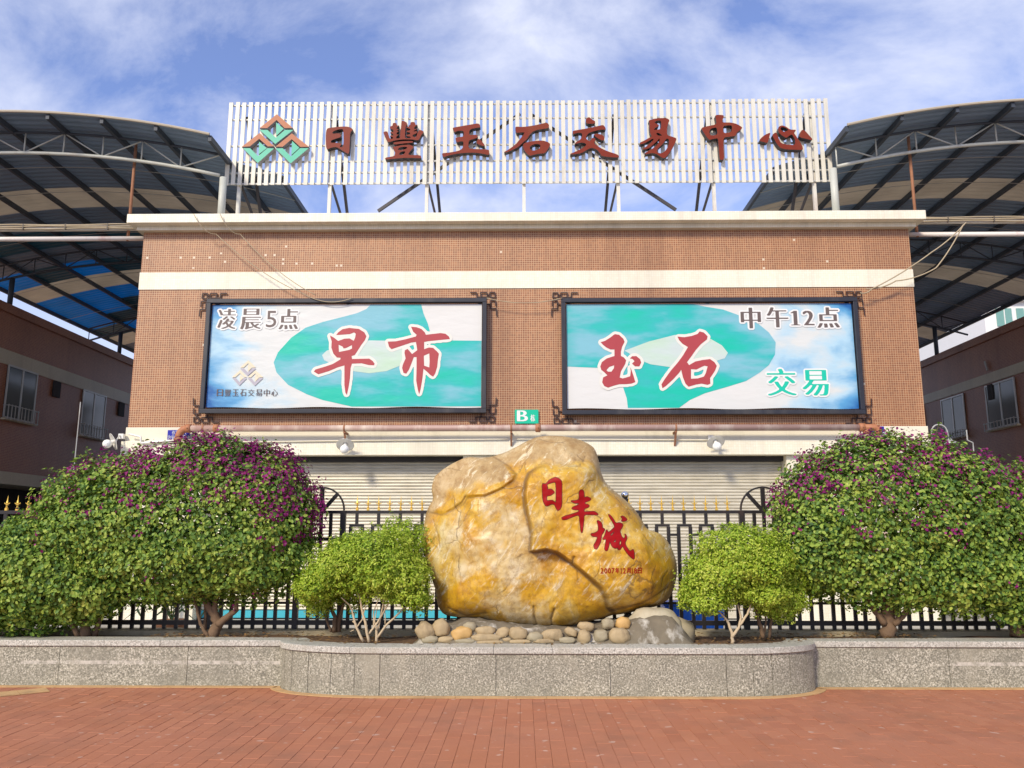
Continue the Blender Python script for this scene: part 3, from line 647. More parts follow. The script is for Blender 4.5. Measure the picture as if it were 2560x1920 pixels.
letter('sign_character', [B([(1450,250),(1560,258),(1680,245),(1820,220),(1950,188),(1990,188),(2022,215),(2022,275),(1940,290),(1820,305),(1740,340),(1690,390),(1640,470),(1570,530),(1490,605),(1400,650),(1310,690),(1255,700),(1245,690),(1320,650),(1440,565),(1520,470),(1590,380),(1600,350),(1500,355),(1460,362),(1442,310),(1440,275)]),
    B([(1570,560),(1620,525),(1760,500),(1900,490),(2000,515),(2050,555),(2010,630),(1950,715),(1850,718),(1770,735),(1690,760),(1620,700),(1585,640)]), B([(1685,610),(1720,575),(1790,550),(1850,555),(1880,580),(1850,640),(1780,665),(1710,665)])],
    'red brown raised character 石, fourth on the rooftop sign above the gap between billboards', 'letter')
letter('sign_character', [C([(490,158),(520,165),(555,200),(605,225),(610,262),(560,272),(490,270),(460,265),(445,230),(450,185)]),
    C([(220,395),(300,380),(480,350),(640,315),(745,290),(780,330),(795,370),(700,375),(600,395),(500,430),(455,480),(450,530),(500,570),(530,560),(550,515),(605,520),(615,560),(580,605),(700,690),(830,750),(990,800),(1020,830),(1010,855),(880,850),(720,830),(690,780),(640,715),(540,685),(470,720),(370,780),(250,800),(160,798),(250,760),(370,705),(460,640),(440,610),(380,595),(300,610),(250,625),(270,595),(350,545),(380,500),(385,440),(340,425),(270,435),(235,455),(220,425)]),
    C([(575,455),(660,445),(740,465),(768,500),(765,550),(730,562),(680,540),(620,500)])], 'red brown raised character 交 with crossing legs, fifth on the rooftop sign', 'letter')
letter('sign_character', [C([(1530,215),(1600,190),(1720,172),(1850,175),(1895,210),(1870,260),(1850,350),(1850,470),(1940,495),(2010,520),(2010,560),(1940,700),(1860,820),(1800,870),(1750,850),(1680,800),(1600,775),(1530,790),(1465,800),(1475,770),(1580,715),(1680,640),(1730,545),(1710,525),(1690,560),(1600,640),(1530,700),(1440,720),(1425,700),(1470,680),(1560,610),(1625,540),(1600,530),(1530,570),(1460,610),(1390,630),(1375,600),(1440,570),(1530,520),(1590,490),(1560,440),(1545,330),(1548,250)]),
    C([(1630,245),(1680,215),(1740,215),(1750,270),(1745,340),(1720,370),(1620,380),(1640,345),(1710,310),(1705,285),(1650,265)]), C([(1660,440),(1690,425),(1740,450),(1765,478),(1710,480),(1680,465)]),
    C([(1830,540),(1850,525),(1885,545),(1880,620),(1850,700),(1800,760),(1740,785),(1690,770),(1670,740),(1700,690),(1780,620)])], 'red brown raised character 易, sixth on the rooftop sign', 'letter')
letter('sign_character', [D([(440,175),(580,178),(580,220),(560,260),(560,300),(700,300),(800,325),(885,380),(870,410),(800,455),(770,520),(680,530),(575,545),(580,720),(590,905),(530,910),(515,890),(500,720),(490,555),(420,565),(345,585),(300,530),(240,440),(215,385),(340,355),(465,330),(455,250)]),
    D([(350,430),(380,395),(470,378),(480,500),(375,515),(345,470)]), D([(570,355),(700,342),(720,370),(705,460),(575,475)])], 'red brown raised character 中 with a long upright, seventh on the rooftop sign', 'letter')
letter('sign_character', [D([(1345,460),(1320,550),(1295,635),(1240,620),(1160,600),(1180,560),(1250,500)]),
    D([(1370,500),(1430,455),(1460,520),(1500,615),(1540,645),(1620,660),(1725,668),(1745,640),(1740,570),(1690,490),(1640,520),(1600,552),(1540,520),(1480,470),(1465,410),(1480,365),(1530,345),(1590,365),(1660,415),(1765,420),(1720,465),(1770,540),(1820,610),(1865,690),(1870,745),(1780,745),(1600,738),(1500,715),(1440,640),(1390,550)]),
    D([(1500,395),(1525,372),(1580,380),(1640,425),(1560,455),(1520,435)]), D([(1870,415),(1910,440),(1980,520),(2025,570),(2015,590),(1940,570),(1810,540),(1820,490),(1835,440)])],
    'red brown raised character 心 made of separate strokes, last on the rooftop sign', 'letter')
G5 = lambda p: zl((590, 270), 11.06, p)
logo = thing('sign_logo', 'brown and green emblem of three stacked diamonds on the rooftop sign', 'logo', (Xf(690, LY, 400), LY + .15, Zf(408, LY)))
def logo_piece(pts, mat):
    loops = [toplane(G5(pts), LY)]; v, f = fill_loops(loops, 0.13)
    me = MB().add([(x, LY + d, z) for x, d, z in v], f).mesh('diamond_piece', [mat, 'logo_side'], ORG[logo])
    me.polygons.foreach_set('material_index', [0 if abs(p.normal.y) > 0.9 else 1 for p in me.polygons]); link('diamond_piece', me, logo)
for top, bot, tri in (([(1130,170),(1570,550),(1340,555),(1120,330),(860,555),(650,555)], [(650,605),(870,605),(1100,820),(1350,605),(1585,605),(1085,995)], [(1110,400),(1320,575),(1110,770)]),
    ([(650,690),(1050,1055),(880,1060),(640,850),(380,1060),(155,1075)], [(190,1110),(390,1110),(610,1330),(870,1110),(1050,1118),(600,1520)], [(640,930),(850,1110),(625,1280)]),
    ([(1545,700),(2015,1070),(1780,1075),(1540,860),(1290,1070),(1095,1065)], [(1090,1120),(1290,1110),(1520,1340),(1770,1110),(2010,1110),(1510,1530)], [(1550,910),(1750,1100),(1530,1300)])):
    logo_piece(top, 'logo_brown'); logo_piece(bot, 'logo_green'); logo_piece(tri, 'logo_green')

# ================================================================== BILLBOARDS
BY = 15.80
def billboard(label, ox, sc, oy, fr, ban, shapes, flip):
    (fx0, fy0, fx1, fy1) = fr
    x0, x1, z0, z1 = pxrect(fx0, fy0, fx1, fy1, BY)
    t = thing('billboard', label, 'billboard', ((x0 + x1) / 2, FY, z0))
    w = 0.085
    boxo('frame_bar', x0, x1, BY, BY + 0.12, z1 - w, z1, 'frame', t, 0.006); boxo('frame_bar', x0, x1, BY, BY + 0.12, z0, z0 + w, 'frame', t, 0.006)
    boxo('frame_bar', x0 + .002, x0 + w, BY + .003, BY + 0.117, z0 + w + .001, z1 - w - .001, 'frame', t, 0.006); boxo('frame_bar', x1 - w, x1 - .002, BY + .003, BY + 0.117, z0 + w + .001, z1 - w - .001, 'frame', t, 0.006)
    for sx in (x0 + 0.15, (x0 + x1) / 2, x1 - 0.15):
        for zz in (z0 + 0.05, z1 - 0.05): boxo('mounting_bracket', sx - .03, sx + .03, BY + 0.121, FY - 0.001, zz - .03, zz + .03, 'steel_dark', t)
    # vinyl sheet, a little slack at its lower edge
    bx0, bx1, bz0, bz1 = x0 + 0.10, x1 - 0.10, z0 + 0.105, z1 - 0.11
    mb = MB(); nx, nz = 60, 24; v = []
    YB = BY + 0.075
    for j in range(nz + 1):
        for i in range(nx + 1):
            u, q = i / nx, j / nz
            sag = 0.025 * (1 - q) ** 3 * math.sin(u * 9 + 1) ** 2 if True else 0
            v.append((bx0 + u * (bx1 - bx0), YB, bz0 + q * (bz1 - bz0) + sag * (1 if j == 0 else 0)))
    mb.add(v, [(j * (nx + 1) + i, j * (nx + 1) + i + 1, (j + 1) * (nx + 1) + i + 1, (j + 1) * (nx + 1) + i) for j in range(nz) for i in range(nx)])
    mat = banner_mat('sky print ' + ('right' if flip else 'left'), flip, bx0, bx1, bz0, bz1)
    sheet = build('vinyl_sheet', mb, mat, t)
    # grommet ropes at the top edge
    zz = lambda pts: zl((ox, oy), sc, pts)
    clampx = lambda lp: [(min(max(x, bx0 + 0.004), bx1 - 0.004), min(max(z, bz0 + 0.03), bz1 - 0.004)) for x, z in lp]
    for k, (pts, m) in enumerate(shapes):
        flat('printed_shape', [clampx(toplane(zz(pts), YB))], YB - 0.003 * (k + 1), m, sheet, 0.001)
    return t, sheet, YB, zz
tl, shl, YB, zzl = billboard('framed billboard on the left of the facade reading 凌晨5点 早市', 460, 2.765, 700, (497, 744, 1217, 1033), None,
    [([(1290,150),(1262,200),(1200,228),(1100,255),(960,290),(840,330),(740,400),(650,500),(620,570),(640,640),(720,725),(850,790),(960,830),(1050,850),(1160,885),(2080,885),(2080,420),(1850,418),(1705,375),(1685,300),(1655,230),(1640,150)], 'print_teal'),
     ([(955,520),(985,490),(1080,455),(1180,430),(1280,418),(1420,420),(1560,440),(1530,560),(1500,590),(1400,630),(1280,645),(1180,632),(1050,592),(970,555)], 'print_jade')], False)
tr_, shr, YBr, zzr = billboard('framed billboard on the right of the facade reading 中午12点 玉石 交易', 1360, 2.633, 700, (1406, 742, 2143, 1036), None,
    [([(140,140),(980,140),(1060,175),(1180,195),(1290,235),(1400,280),(1480,345),(1525,410),(1520,490),(1480,560),(1420,610),(1330,665),(1200,705),(1060,745),(960,790),(890,850),(552,850),(545,780),(520,705),(440,640),(350,578),(140,570)], 'print_teal'),
     ([(530,465),(690,405),(860,362),(960,362),(1100,390),(1170,430),(1210,480),(1190,515),(1080,550),(960,580),(860,578),(700,555),(640,530)], 'print_jade')], True)
E_ = lambda p: zl((770, 800), 5.821, p); F_ = lambda p: zl((1480, 810), 6.506, p)
def big_char(name, loops, sheet, dot=0):
    loops = [toplane(l, YB - 0.01) for l in loops]
    flat('character_outline', halo(loops, 0.055, 0.011), YB - 0.0095 - .0012 * dot, 'print_cream', sheet, 0.001)
    flat('character', loops, YB - 0.0125 - .0012 * dot, 'print_red', sheet, 0.001)
big_char('character', [E_([(320,225),(375,255),(440,305),(530,272),(605,268),(665,302),(685,260),(695,200),(670,180),(610,205),(480,215),(410,218),(440,180),(500,135),(600,115),(740,130),(820,180),(850,235),(830,290),(770,370),(720,450),(680,510),(635,525),(640,568),(760,565),(890,562),(940,595),(970,635),(960,660),(880,655),(780,630),(640,635),(620,700),(610,850),(590,980),(565,1090),(545,1060),(530,950),(530,660),(430,690),(300,745),(150,790),(85,750),(110,720),(260,675),(360,640),(470,575),(475,550),(420,545),(370,490),(340,400),(345,310)]),
    E_([(445,360),(500,385),(520,415),(560,405),(640,365),(640,415),(600,435),(450,465)])], shl)
big_char('character', [E_([(1500,98),(1580,105),(1650,130),(1700,180),(1715,215),(1800,205),(1930,190),(2000,200),(2050,240),(2065,278),(1980,285),(1830,300),(1740,310),(1690,320),(1690,425),(1760,400),(1820,405),(1880,460),(1905,490),(1890,580),(1880,680),(1850,780),(1820,825),(1780,800),(1730,750),(1680,710),(1665,850),(1640,1000),(1618,1080),(1600,1020),(1575,880),(1580,700),(1580,540),(1540,540),(1510,620),(1470,720),(1430,780),(1390,770),(1370,700),(1380,650),(1420,560),(1405,480),(1410,440),(1450,420),(1515,495),(1590,440),(1580,370),(1570,320),(1500,330),(1380,370),(1215,425),(1180,390),(1160,315),(1280,310),(1420,280),(1570,240),(1580,215),(1530,170)]),
    E_([(1685,520),(1765,485),(1770,600),(1765,690),(1690,665)])], shl)
big_char('character', [F_([(140,295),(210,275),(290,225),(370,165),(440,175),(510,240),(530,290),(490,370),(470,450),(470,520),(520,545),(555,590),(540,650),(500,720),(470,770),(450,870),(500,885),(560,870),(620,850),(630,770),(622,700),(640,740),(680,860),(705,945),(640,970),(560,978),(440,980),(350,1005),(260,1035),(200,1010),(165,950),(180,870),(250,835),(200,785),(150,745),(135,690),(160,620),(240,560),(365,520),(365,415),(300,415),(230,380),(180,340)]),
    F_([(235,750),(280,700),(360,672),(355,720),(315,775),(260,775)])], shr)
big_char('character', [F_([(615,560),(650,525),(720,522),(780,570),(800,625),(770,690),(700,690),(650,645),(690,605),(660,570)])], shr, 1)
big_char('character', [F_([(1390,205),(1500,215),(1620,195),(1720,160),(1750,120),(1820,140),(1880,200),(1870,250),(1770,330),(1690,420),(1620,520),(1545,620),(1580,668),(1680,610),(1800,585),(1920,570),(1990,620),(2030,680),(2000,760),(1920,880),(1925,970),(1880,990),(1780,970),(1690,985),(1570,1020),(1520,970),(1480,870),(1450,745),(1420,790),(1320,900),(1200,1010),(1145,1045),(1130,980),(1180,900),(1280,760),(1400,620),(1480,510),(1560,375),(1470,320),(1415,260)]),
    F_([(1610,735),(1700,740),(1780,700),(1830,678),(1880,690),(1850,800),(1820,855),(1720,885),(1610,890)])], shr)
def small_char(ch, zz, rect, sheet, mat, ser=True, hal=True):
    (a, b), (c, d) = zz([(rect[0], rect[1])])[0], zz([(rect[2], rect[3])])[0]
    r = pxrect(a, b, c, d, YB - 0.01); lp = fit(serif(ch) if ser else glyph(ch), *r)
    if not hal: lp = fit(serif(ch, 0.018, 0.018) if ch != '豐' else glyph(ch), *r)
    if hal: flat('character_outline', halo(lp, 0.03, 0.0065), YB - 0.0095, 'print_white', sheet, 0.001)
    flat('character', lp, YB - 0.0125, mat, sheet, 0.001)
for ch, r in (('凌', (230, 200, 362, 337)), ('晨', (388, 198, 537, 340)), ('点', (653, 200, 793, 340))): small_char(ch, zzl, r, shl, 'print_grey')
small_char('5', zzl, (565, 213, 642, 327), shl, 'print_grey', False)
for ch, r in (('中', (1298, 182, 1424, 318)), ('午', (1468, 180, 1604, 312)), ('1', (1625, 203, 1682, 298)), ('2', (1708, 203, 1775, 298)), ('点', (1800, 180, 1938, 314))): small_char(ch, zzr, r, shr, 'print_grey')
for ch, r in (('交', (1474, 585, 1652, 760)), ('易', (1705, 592, 1868, 760))): small_char(ch, zzr, r, shr, 'print_green', True, True)
for i, ch in enumerate('日豐玉石交易中心'): small_char(ch, zzl, (225 + i * 54, 755, 225 + i * 54 + 46, 802), shl, 'print_grey', True, False)
def pale(pts): return [((x - 150) / 1895 * 222 + 330, (y - 170) / 1360 * 178 + 555) for x, y in pts]
for top, bot, tri in (([(1130,170),(1570,550),(1340,555),(1120,330),(860,555),(650,555)], [(650,605),(870,605),(1100,820),(1350,605),(1585,605),(1085,995)], [(1110,400),(1320,575),(1110,770)]),
    ([(650,690),(1050,1055),(880,1060),(640,850),(380,1060),(155,1075)], [(190,1110),(390,1110),(610,1330),(870,1110),(1050,1118),(600,1520)], [(640,930),(850,1110),(625,1280)]),
    ([(1545,700),(2015,1070),(1780,1075),(1540,860),(1290,1070),(1095,1065)], [(1090,1120),(1290,1110),(1520,1340),(1770,1110),(2010,1110),(1510,1530)], [(1550,910),(1750,1100),(1530,1300)])):
    for q, m in ((top, 'print_tan'), (bot, 'print_mauve'), (tri, 'print_tan')): flat('printed_logo', [toplane(zzl(pale(q)), YB - 0.01)], YB - 0.0125, m, shl, 0.001)
# corner fretwork: one traced corner, mirrored to the others
FR = zl((460, 700), 12.76, [(0, 0)])[0]
fret_lines = [((305, 300), (480, 300)), ((480, 300), (470, 470)), ((470, 470), (295, 470)), ((295, 470), (310, 300)), ((475, 385), (570, 385)), ((570, 300), (795, 300)), ((795, 300), (770, 455)), ((570, 300), (565, 460)), ((565, 460), (910, 460)), ((910, 460), (920, 300)), ((920, 300), (1135, 300)), ((745, 460), (740, 560)), ((385, 475), (380, 575)), ((280, 580), (460, 580)), ((285, 580), (280, 770)), ((455, 580), (440, 855)), ((440, 855), (260, 855)), ((265, 855), (250, 1100)), ((445, 700), (560, 700))]
def fretwork(t, cx, cz, sx, sz, fx, fz):
    """cx, cz: frame corner in world; lines measured from the traced corner (570, 560)"""
    mb = MB(); k = 16.0 / F * 0.985 / 12.76
    for i, (a, b) in enumerate(fret_lines):
        p = [((q[0] - 565) * k, -(q[1] - 560) * k) for q in (a, b)]
        y = FY - 0.03 - 0.003 * (i % 3)
        mb.bar((cx + sx * p[0][0], y, cz + sz * p[0][1]), (cx + sx * p[1][0], y, cz + sz * p[1][1]), 0.021, 0.018)
    build('corner_fretwork', mb, 'fret', t)
for t, fr in ((tl, (497, 744, 1217, 1033)), (tr_, (1406, 742, 2143, 1036))):
    x0, x1, z0, z1 = pxrect(*fr, BY)
    for cx, sx in ((x0, 1), (x1, -1)):
        for cz, sz in ((z1, 1), (z0, -1)): fretwork(t, cx, cz, sx, sz, 0, 0)

# ================================================================== SMALL FACADE FITTINGS
SG = FY - 0.03
def plate(name, label, rect, mat, y, texts, border=None):
    x0, x1, z0, z1 = pxrect(*rect, y)
    t = thing(name, label, 'sign', ((x0 + x1) / 2, y + 0.02, z0))
    boxo('plate', x0, x1, y, y + 0.015, z0, z1, mat, t, 0.003)
    if border: boxo('lower_strip', x0 + .004, x1 - .004, y - 0.003, y - 0.001, z0 + .003, z0 + (z1 - z0) * 0.12, border, t)
    for ch, (a, b, c, d), ser in texts:
        r = (x0 + a * (x1 - x0), x0 + c * (x1 - x0), z1 - d * (z1 - z0), z1 - b * (z1 - z0))
        flat('lettering', fit(serif(ch, 0.03, 0.01) if ser else glyph(ch), *r), y - 0.004, 'print_white', t, 0.001)
plate('building_sign', 'small teal sign reading B栋 between the two billboards', (1287, 1024, 1346, 1059), 'teal_sign', FY - 0.05,
    [('B', (0.09, 0.06, 0.56, 0.83), True), ('栋', (0.66, 0.36, 0.86, 0.84), True)], None)
tx = lambda: [(c, (0.20 + i * 0.17, 0.06, 0.34 + i * 0.17, 0.36), False) for i, c in enumerate('你已进入')] + [(c, (0.02 + i * 0.165, 0.40, 0.165 + i * 0.165, 0.72), False) for i, c in enumerate('治安防控区域')]
plate('notice_sign', 'blue security notice at the left end of the pipe', (417, 1075, 475, 1108), 'blue_sign', FY - 0.12, tx())
plate('notice_sign', 'blue security notice at the right end of the pipe', (2166, 1066, 2210, 1100), 'blue_sign', FY - 0.12, tx())

# pipe along the facade
pl = thing('fire_pipe', 'faded red brown pipe running along the facade under both billboards', 'pipe', (Xf(1300, 15.72), 15.72, Zf(1070, 15.72)))
zp = Zf(1070, 15.72); xa, xb = Xf(470, 15.72, 1070), Xf(2158, 15.72, 1070); R_ = 0.062
build('pipe_run', MB().tube([(xa, 15.72, zp), (xb, 15.72, zp)], R_, 14), 'pipe', pl, True)
xe = Xf(446, 15.72, 1100)
arc = [(xa - (xa - xe) * math.sin(a), 15.72, zp - (xa - xe) * (1 - math.cos(a))) for a in [math.pi / 2 * k / 8 for k in range(9)]]
build('elbow', MB().tube(arc, R_ * 1.12, 14), 'pipe_rust', pl, True)
build('drop_pipe', MB().tube([(xe, 15.72, arc[-1][2]), (xe, 15.72, Zf(1140, 15.72))], R_ * 0.95, 14), 'pipe', pl, True)
build('drop_pipe', MB().tube([(xe, 15.72, Zf(1139, 15.72)), (xe, 15.72, 0)], R_ * 0.7, 10), 'pipe', pl, True)
zb = Zf(1102, 15.72); build('branch_pipe', MB().tube([(xe + R_, 15.72, zb), (xe + 0.33, 15.72, zb)], R_ * 0.7, 12), 'pipe', pl, True)
for x, z, ax in ((xa + 0.01, zp, (1, 0, 0)), (xe, zp - 0.22, (0, 0, 1)), (xe, zb, (0, 0, 1)), (xb - 0.03, zp, (1, 0, 0)), (Xf(541, 15.72, 1070), zp, (1, 0, 0)), (Xf(1345, 15.72, 1070), zp, (1, 0, 0))):
    build('coupling', MB().lathe((x, 15.72, z), ax, [(R_, -0.05), (R_ + 0.02, -0.045), (R_ + 0.02, 0.045), (R_, 0.05)], 14), 'pipe_rust', pl, True)
    c_ = Vector((x, 15.72 - R_ - .02, z)); build('bolt', MB().lathe(c_, (0, -1, 0), [(0.0, 0.015), (0.014, 0.012), (0.014, -0.01)], 6), 'rust', pl)
for dxp in (0.10, 0.33):
    xr = xb + dxp - 0.05; build('elbow', MB().tube([(xb - 0.02, 15.72 + (0.0 if dxp < .2 else .0), zp), (xr - 0.06, 15.72, zp), (xr - .015, 15.72, zp - .02), (xr, 15.72, zp - 0.07), (xr, 15.72, zp - 0.13)], R_ * (0.99 if dxp < .2 else 1.05), 12), 'pipe_rust', pl, True)
    build('drop_pipe', MB().tube([(xr, 15.72, zp - 0.13), (xr, 15.72, 0)], R_ * 0.8, 12), 'pipe', pl, True)
for px in (508, 861, 1278, 1690):
    x = Xf(px, 15.72, 1080)
    build('bracket', MB().bar((x, 15.72, zp - R_), (x, FY - 0.105, zp - 0.32), 0.035, 0.03).box(x - .02, x + .02, 15.70, FY - .032, zp - R_ - .03, zp - R_ + .002), 'rust', pl)
    build('strap', MB().lathe((x, 15.72, zp), (1, 0, 0), [(R_ + 0.004, -0.018), (R_ + 0.008, 0), (R_ + 0.004, 0.018)], 14), 'rust', pl, True)
# wall lamps
def wall_lamp(label, px, py, tilt=0.25, side=0):
    YL = 15.70; p = P(px, py, YL); t = thing('wall_lamp', label, 'lamp', (p.x, FY - 0.1, p.z), 'disc shade wall lamps')
    ax = Vector((0.05, -0.62, -0.75)).normalized() if not side else Vector((-0.72, -0.55, -0.42)).normalized()
    c = Vector((p.x, YL, p.z))
    build('shade', MB().lathe(c, ax, [(0.02, -0.05), (0.05, -0.035), (0.165, 0.0), (0.17, 0.008), (0.15, 0.002), (0.045, -0.02)], 24), 'white', t, True)
    cb = c + ax * 0.12; R2 = 0.085
    build('socket', MB().lathe(c, ax, [(0.035, -0.03), (0.035, 0.05)], 12), 'white', t, True)
    build('globe', MB().lathe(cb, ax, [(R2 * math.sin(a), -R2 * math.cos(a)) for a in [math.pi * k / 12 for k in range(13)]], 20), 'bulb', t, True)
    q = (XL - 0.05, 15.9, p.z + 0.12) if side == 1 else (p.x - 0.05, FY - 0.10, p.z + 0.10)
    mid = (c - ax * 0.05); build('arm', MB().tube([q, ((q[0] + mid.x) / 2, (q[1] + mid.y) / 2, max(q[2], mid.z) + 0.01), mid], 0.012, 8), 'steel_pale', t, True)
    boxo('junction_box', q[0] - .05, q[0] + .05, FY - .14 if side != 1 else 15.84, FY - .102 if side != 1 else 15.93, q[2] - .05, q[2] + .05, 'white', t, 0.005)
wall_lamp('white disc lamp with globe bulb above the left roller shutter', 863, 1112)
wall_lamp('white disc lamp with globe bulb above the right roller shutter', 1789, 1105)
wall_lamp('white lamp tilted outward at the left corner of the building', 284, 1104, side=1)
# gooseneck on the right corner
p = P(2335, 1095, 15.8); t = thing('gooseneck_lamp', 'grey gooseneck lamp at the right corner of the building above the bush', 'lamp', (XR, 15.9, p.z))
c0 = Vector((XR + 0.02, 15.9, p.z)); rr = 0.15
pts = [c0 + Vector((0.02, 0, -.1))] + [c0 + Vector((0.02 + rr - rr * math.cos(a), -0.02, 0.12 + rr * math.sin(a))) for a in [math.pi * k / 10 for k in range(11)]] + [c0 + Vector((0.02 + 2 * rr + .02, -0.02, 0.0))]
build('neck', MB().tube(pts, 0.014, 8), 'steel', t, True)
build('shade', MB().lathe(pts[-1], (0.15, 0, -1), [(0.03, 0), (0.06, 0.05), (0.15, 0.10), (0.14, 0.105), (0.03, 0.04)], 18), 'steel', t, True)
boxo('wall_plate', XR + 0.001, XR + 0.04, 15.84, 15.96, p.z - .16, p.z - .04, 'steel', t)
# conduit along the fascia
def cable(name, label, pts, r, mat, cat='cable', sag=0.0, n=14):
    ps = [Vector(p) for p in pts]; out_ = []
    for a, b in zip(ps[:-1], ps[1:]):
        for k in range(n):
            q = a.lerp(b, k / n); q.z -= sag * 4 * (k / n) * (1 - k / n); out_.append(q)
    out_.append(ps[-1]); o = build(name, MB().tube(out_, r, 6), mat, None, True, origin=tuple(ps[0])); return setp(o, label, cat)
cable('conduit', 'thin cream conduit along the fascia above the left shutter', [P(380, 1106, 15.87), P(700, 1104, 15.87), P(850, 1102, 15.87), P(1270, 1098, 15.87)], 0.014, 'cream', 'conduit')
cable('conduit', 'thin cream conduit along the fascia above the right shutter', [P(1290, 1098, 15.87), P(1560, 1099, 15.87), P(1770, 1100, 15.87)], 0.014, 'cream', 'conduit')
cable('conduit', 'white conduit slanting behind the left drop pipe', [P(322, 1085, 15.85), P(352, 1092, 15.85), P(352, 1108, 15.85), P(440, 1100, 15.85)], 0.02, 'white', 'conduit')
for lab, pts, sg in (('brown cable hanging from the cornice to the left billboard, inner one', [P(550, 534, 15.6), P(600, 585, 15.8), P(790, 738, 15.78)], 0.12), ('brown cable hanging from the cornice to the left billboard, outer one', [P(484, 534, 15.6), P(540, 585, 15.8), P(760, 735, 15.78), P(880, 745, 15.76)], 0.12),
    ('thin cable looped across the gap between the billboards', [P(1217, 745, 15.78), P(1406, 745, 15.78)], 0.10)):
    cable('cable', lab, pts, 0.008, 'cable', sag=sg)
cable('cable', 'tan cable loop from the right alley beam to the billboard, upper one', [P(2415, 556, 15.6), P(2330, 630, 15.6), P(2180, 722, 15.75), P(2150, 732, 15.78)], 0.013, 'cable', sag=0.04)
cable('cable', 'tan cable loop from the right alley beam to the billboard, lower one', [P(2408, 562, 15.6), P(2340, 670, 15.6), P(2240, 702, 15.75), P(2165, 722, 15.78)], 0.013, 'cable', sag=0.05)

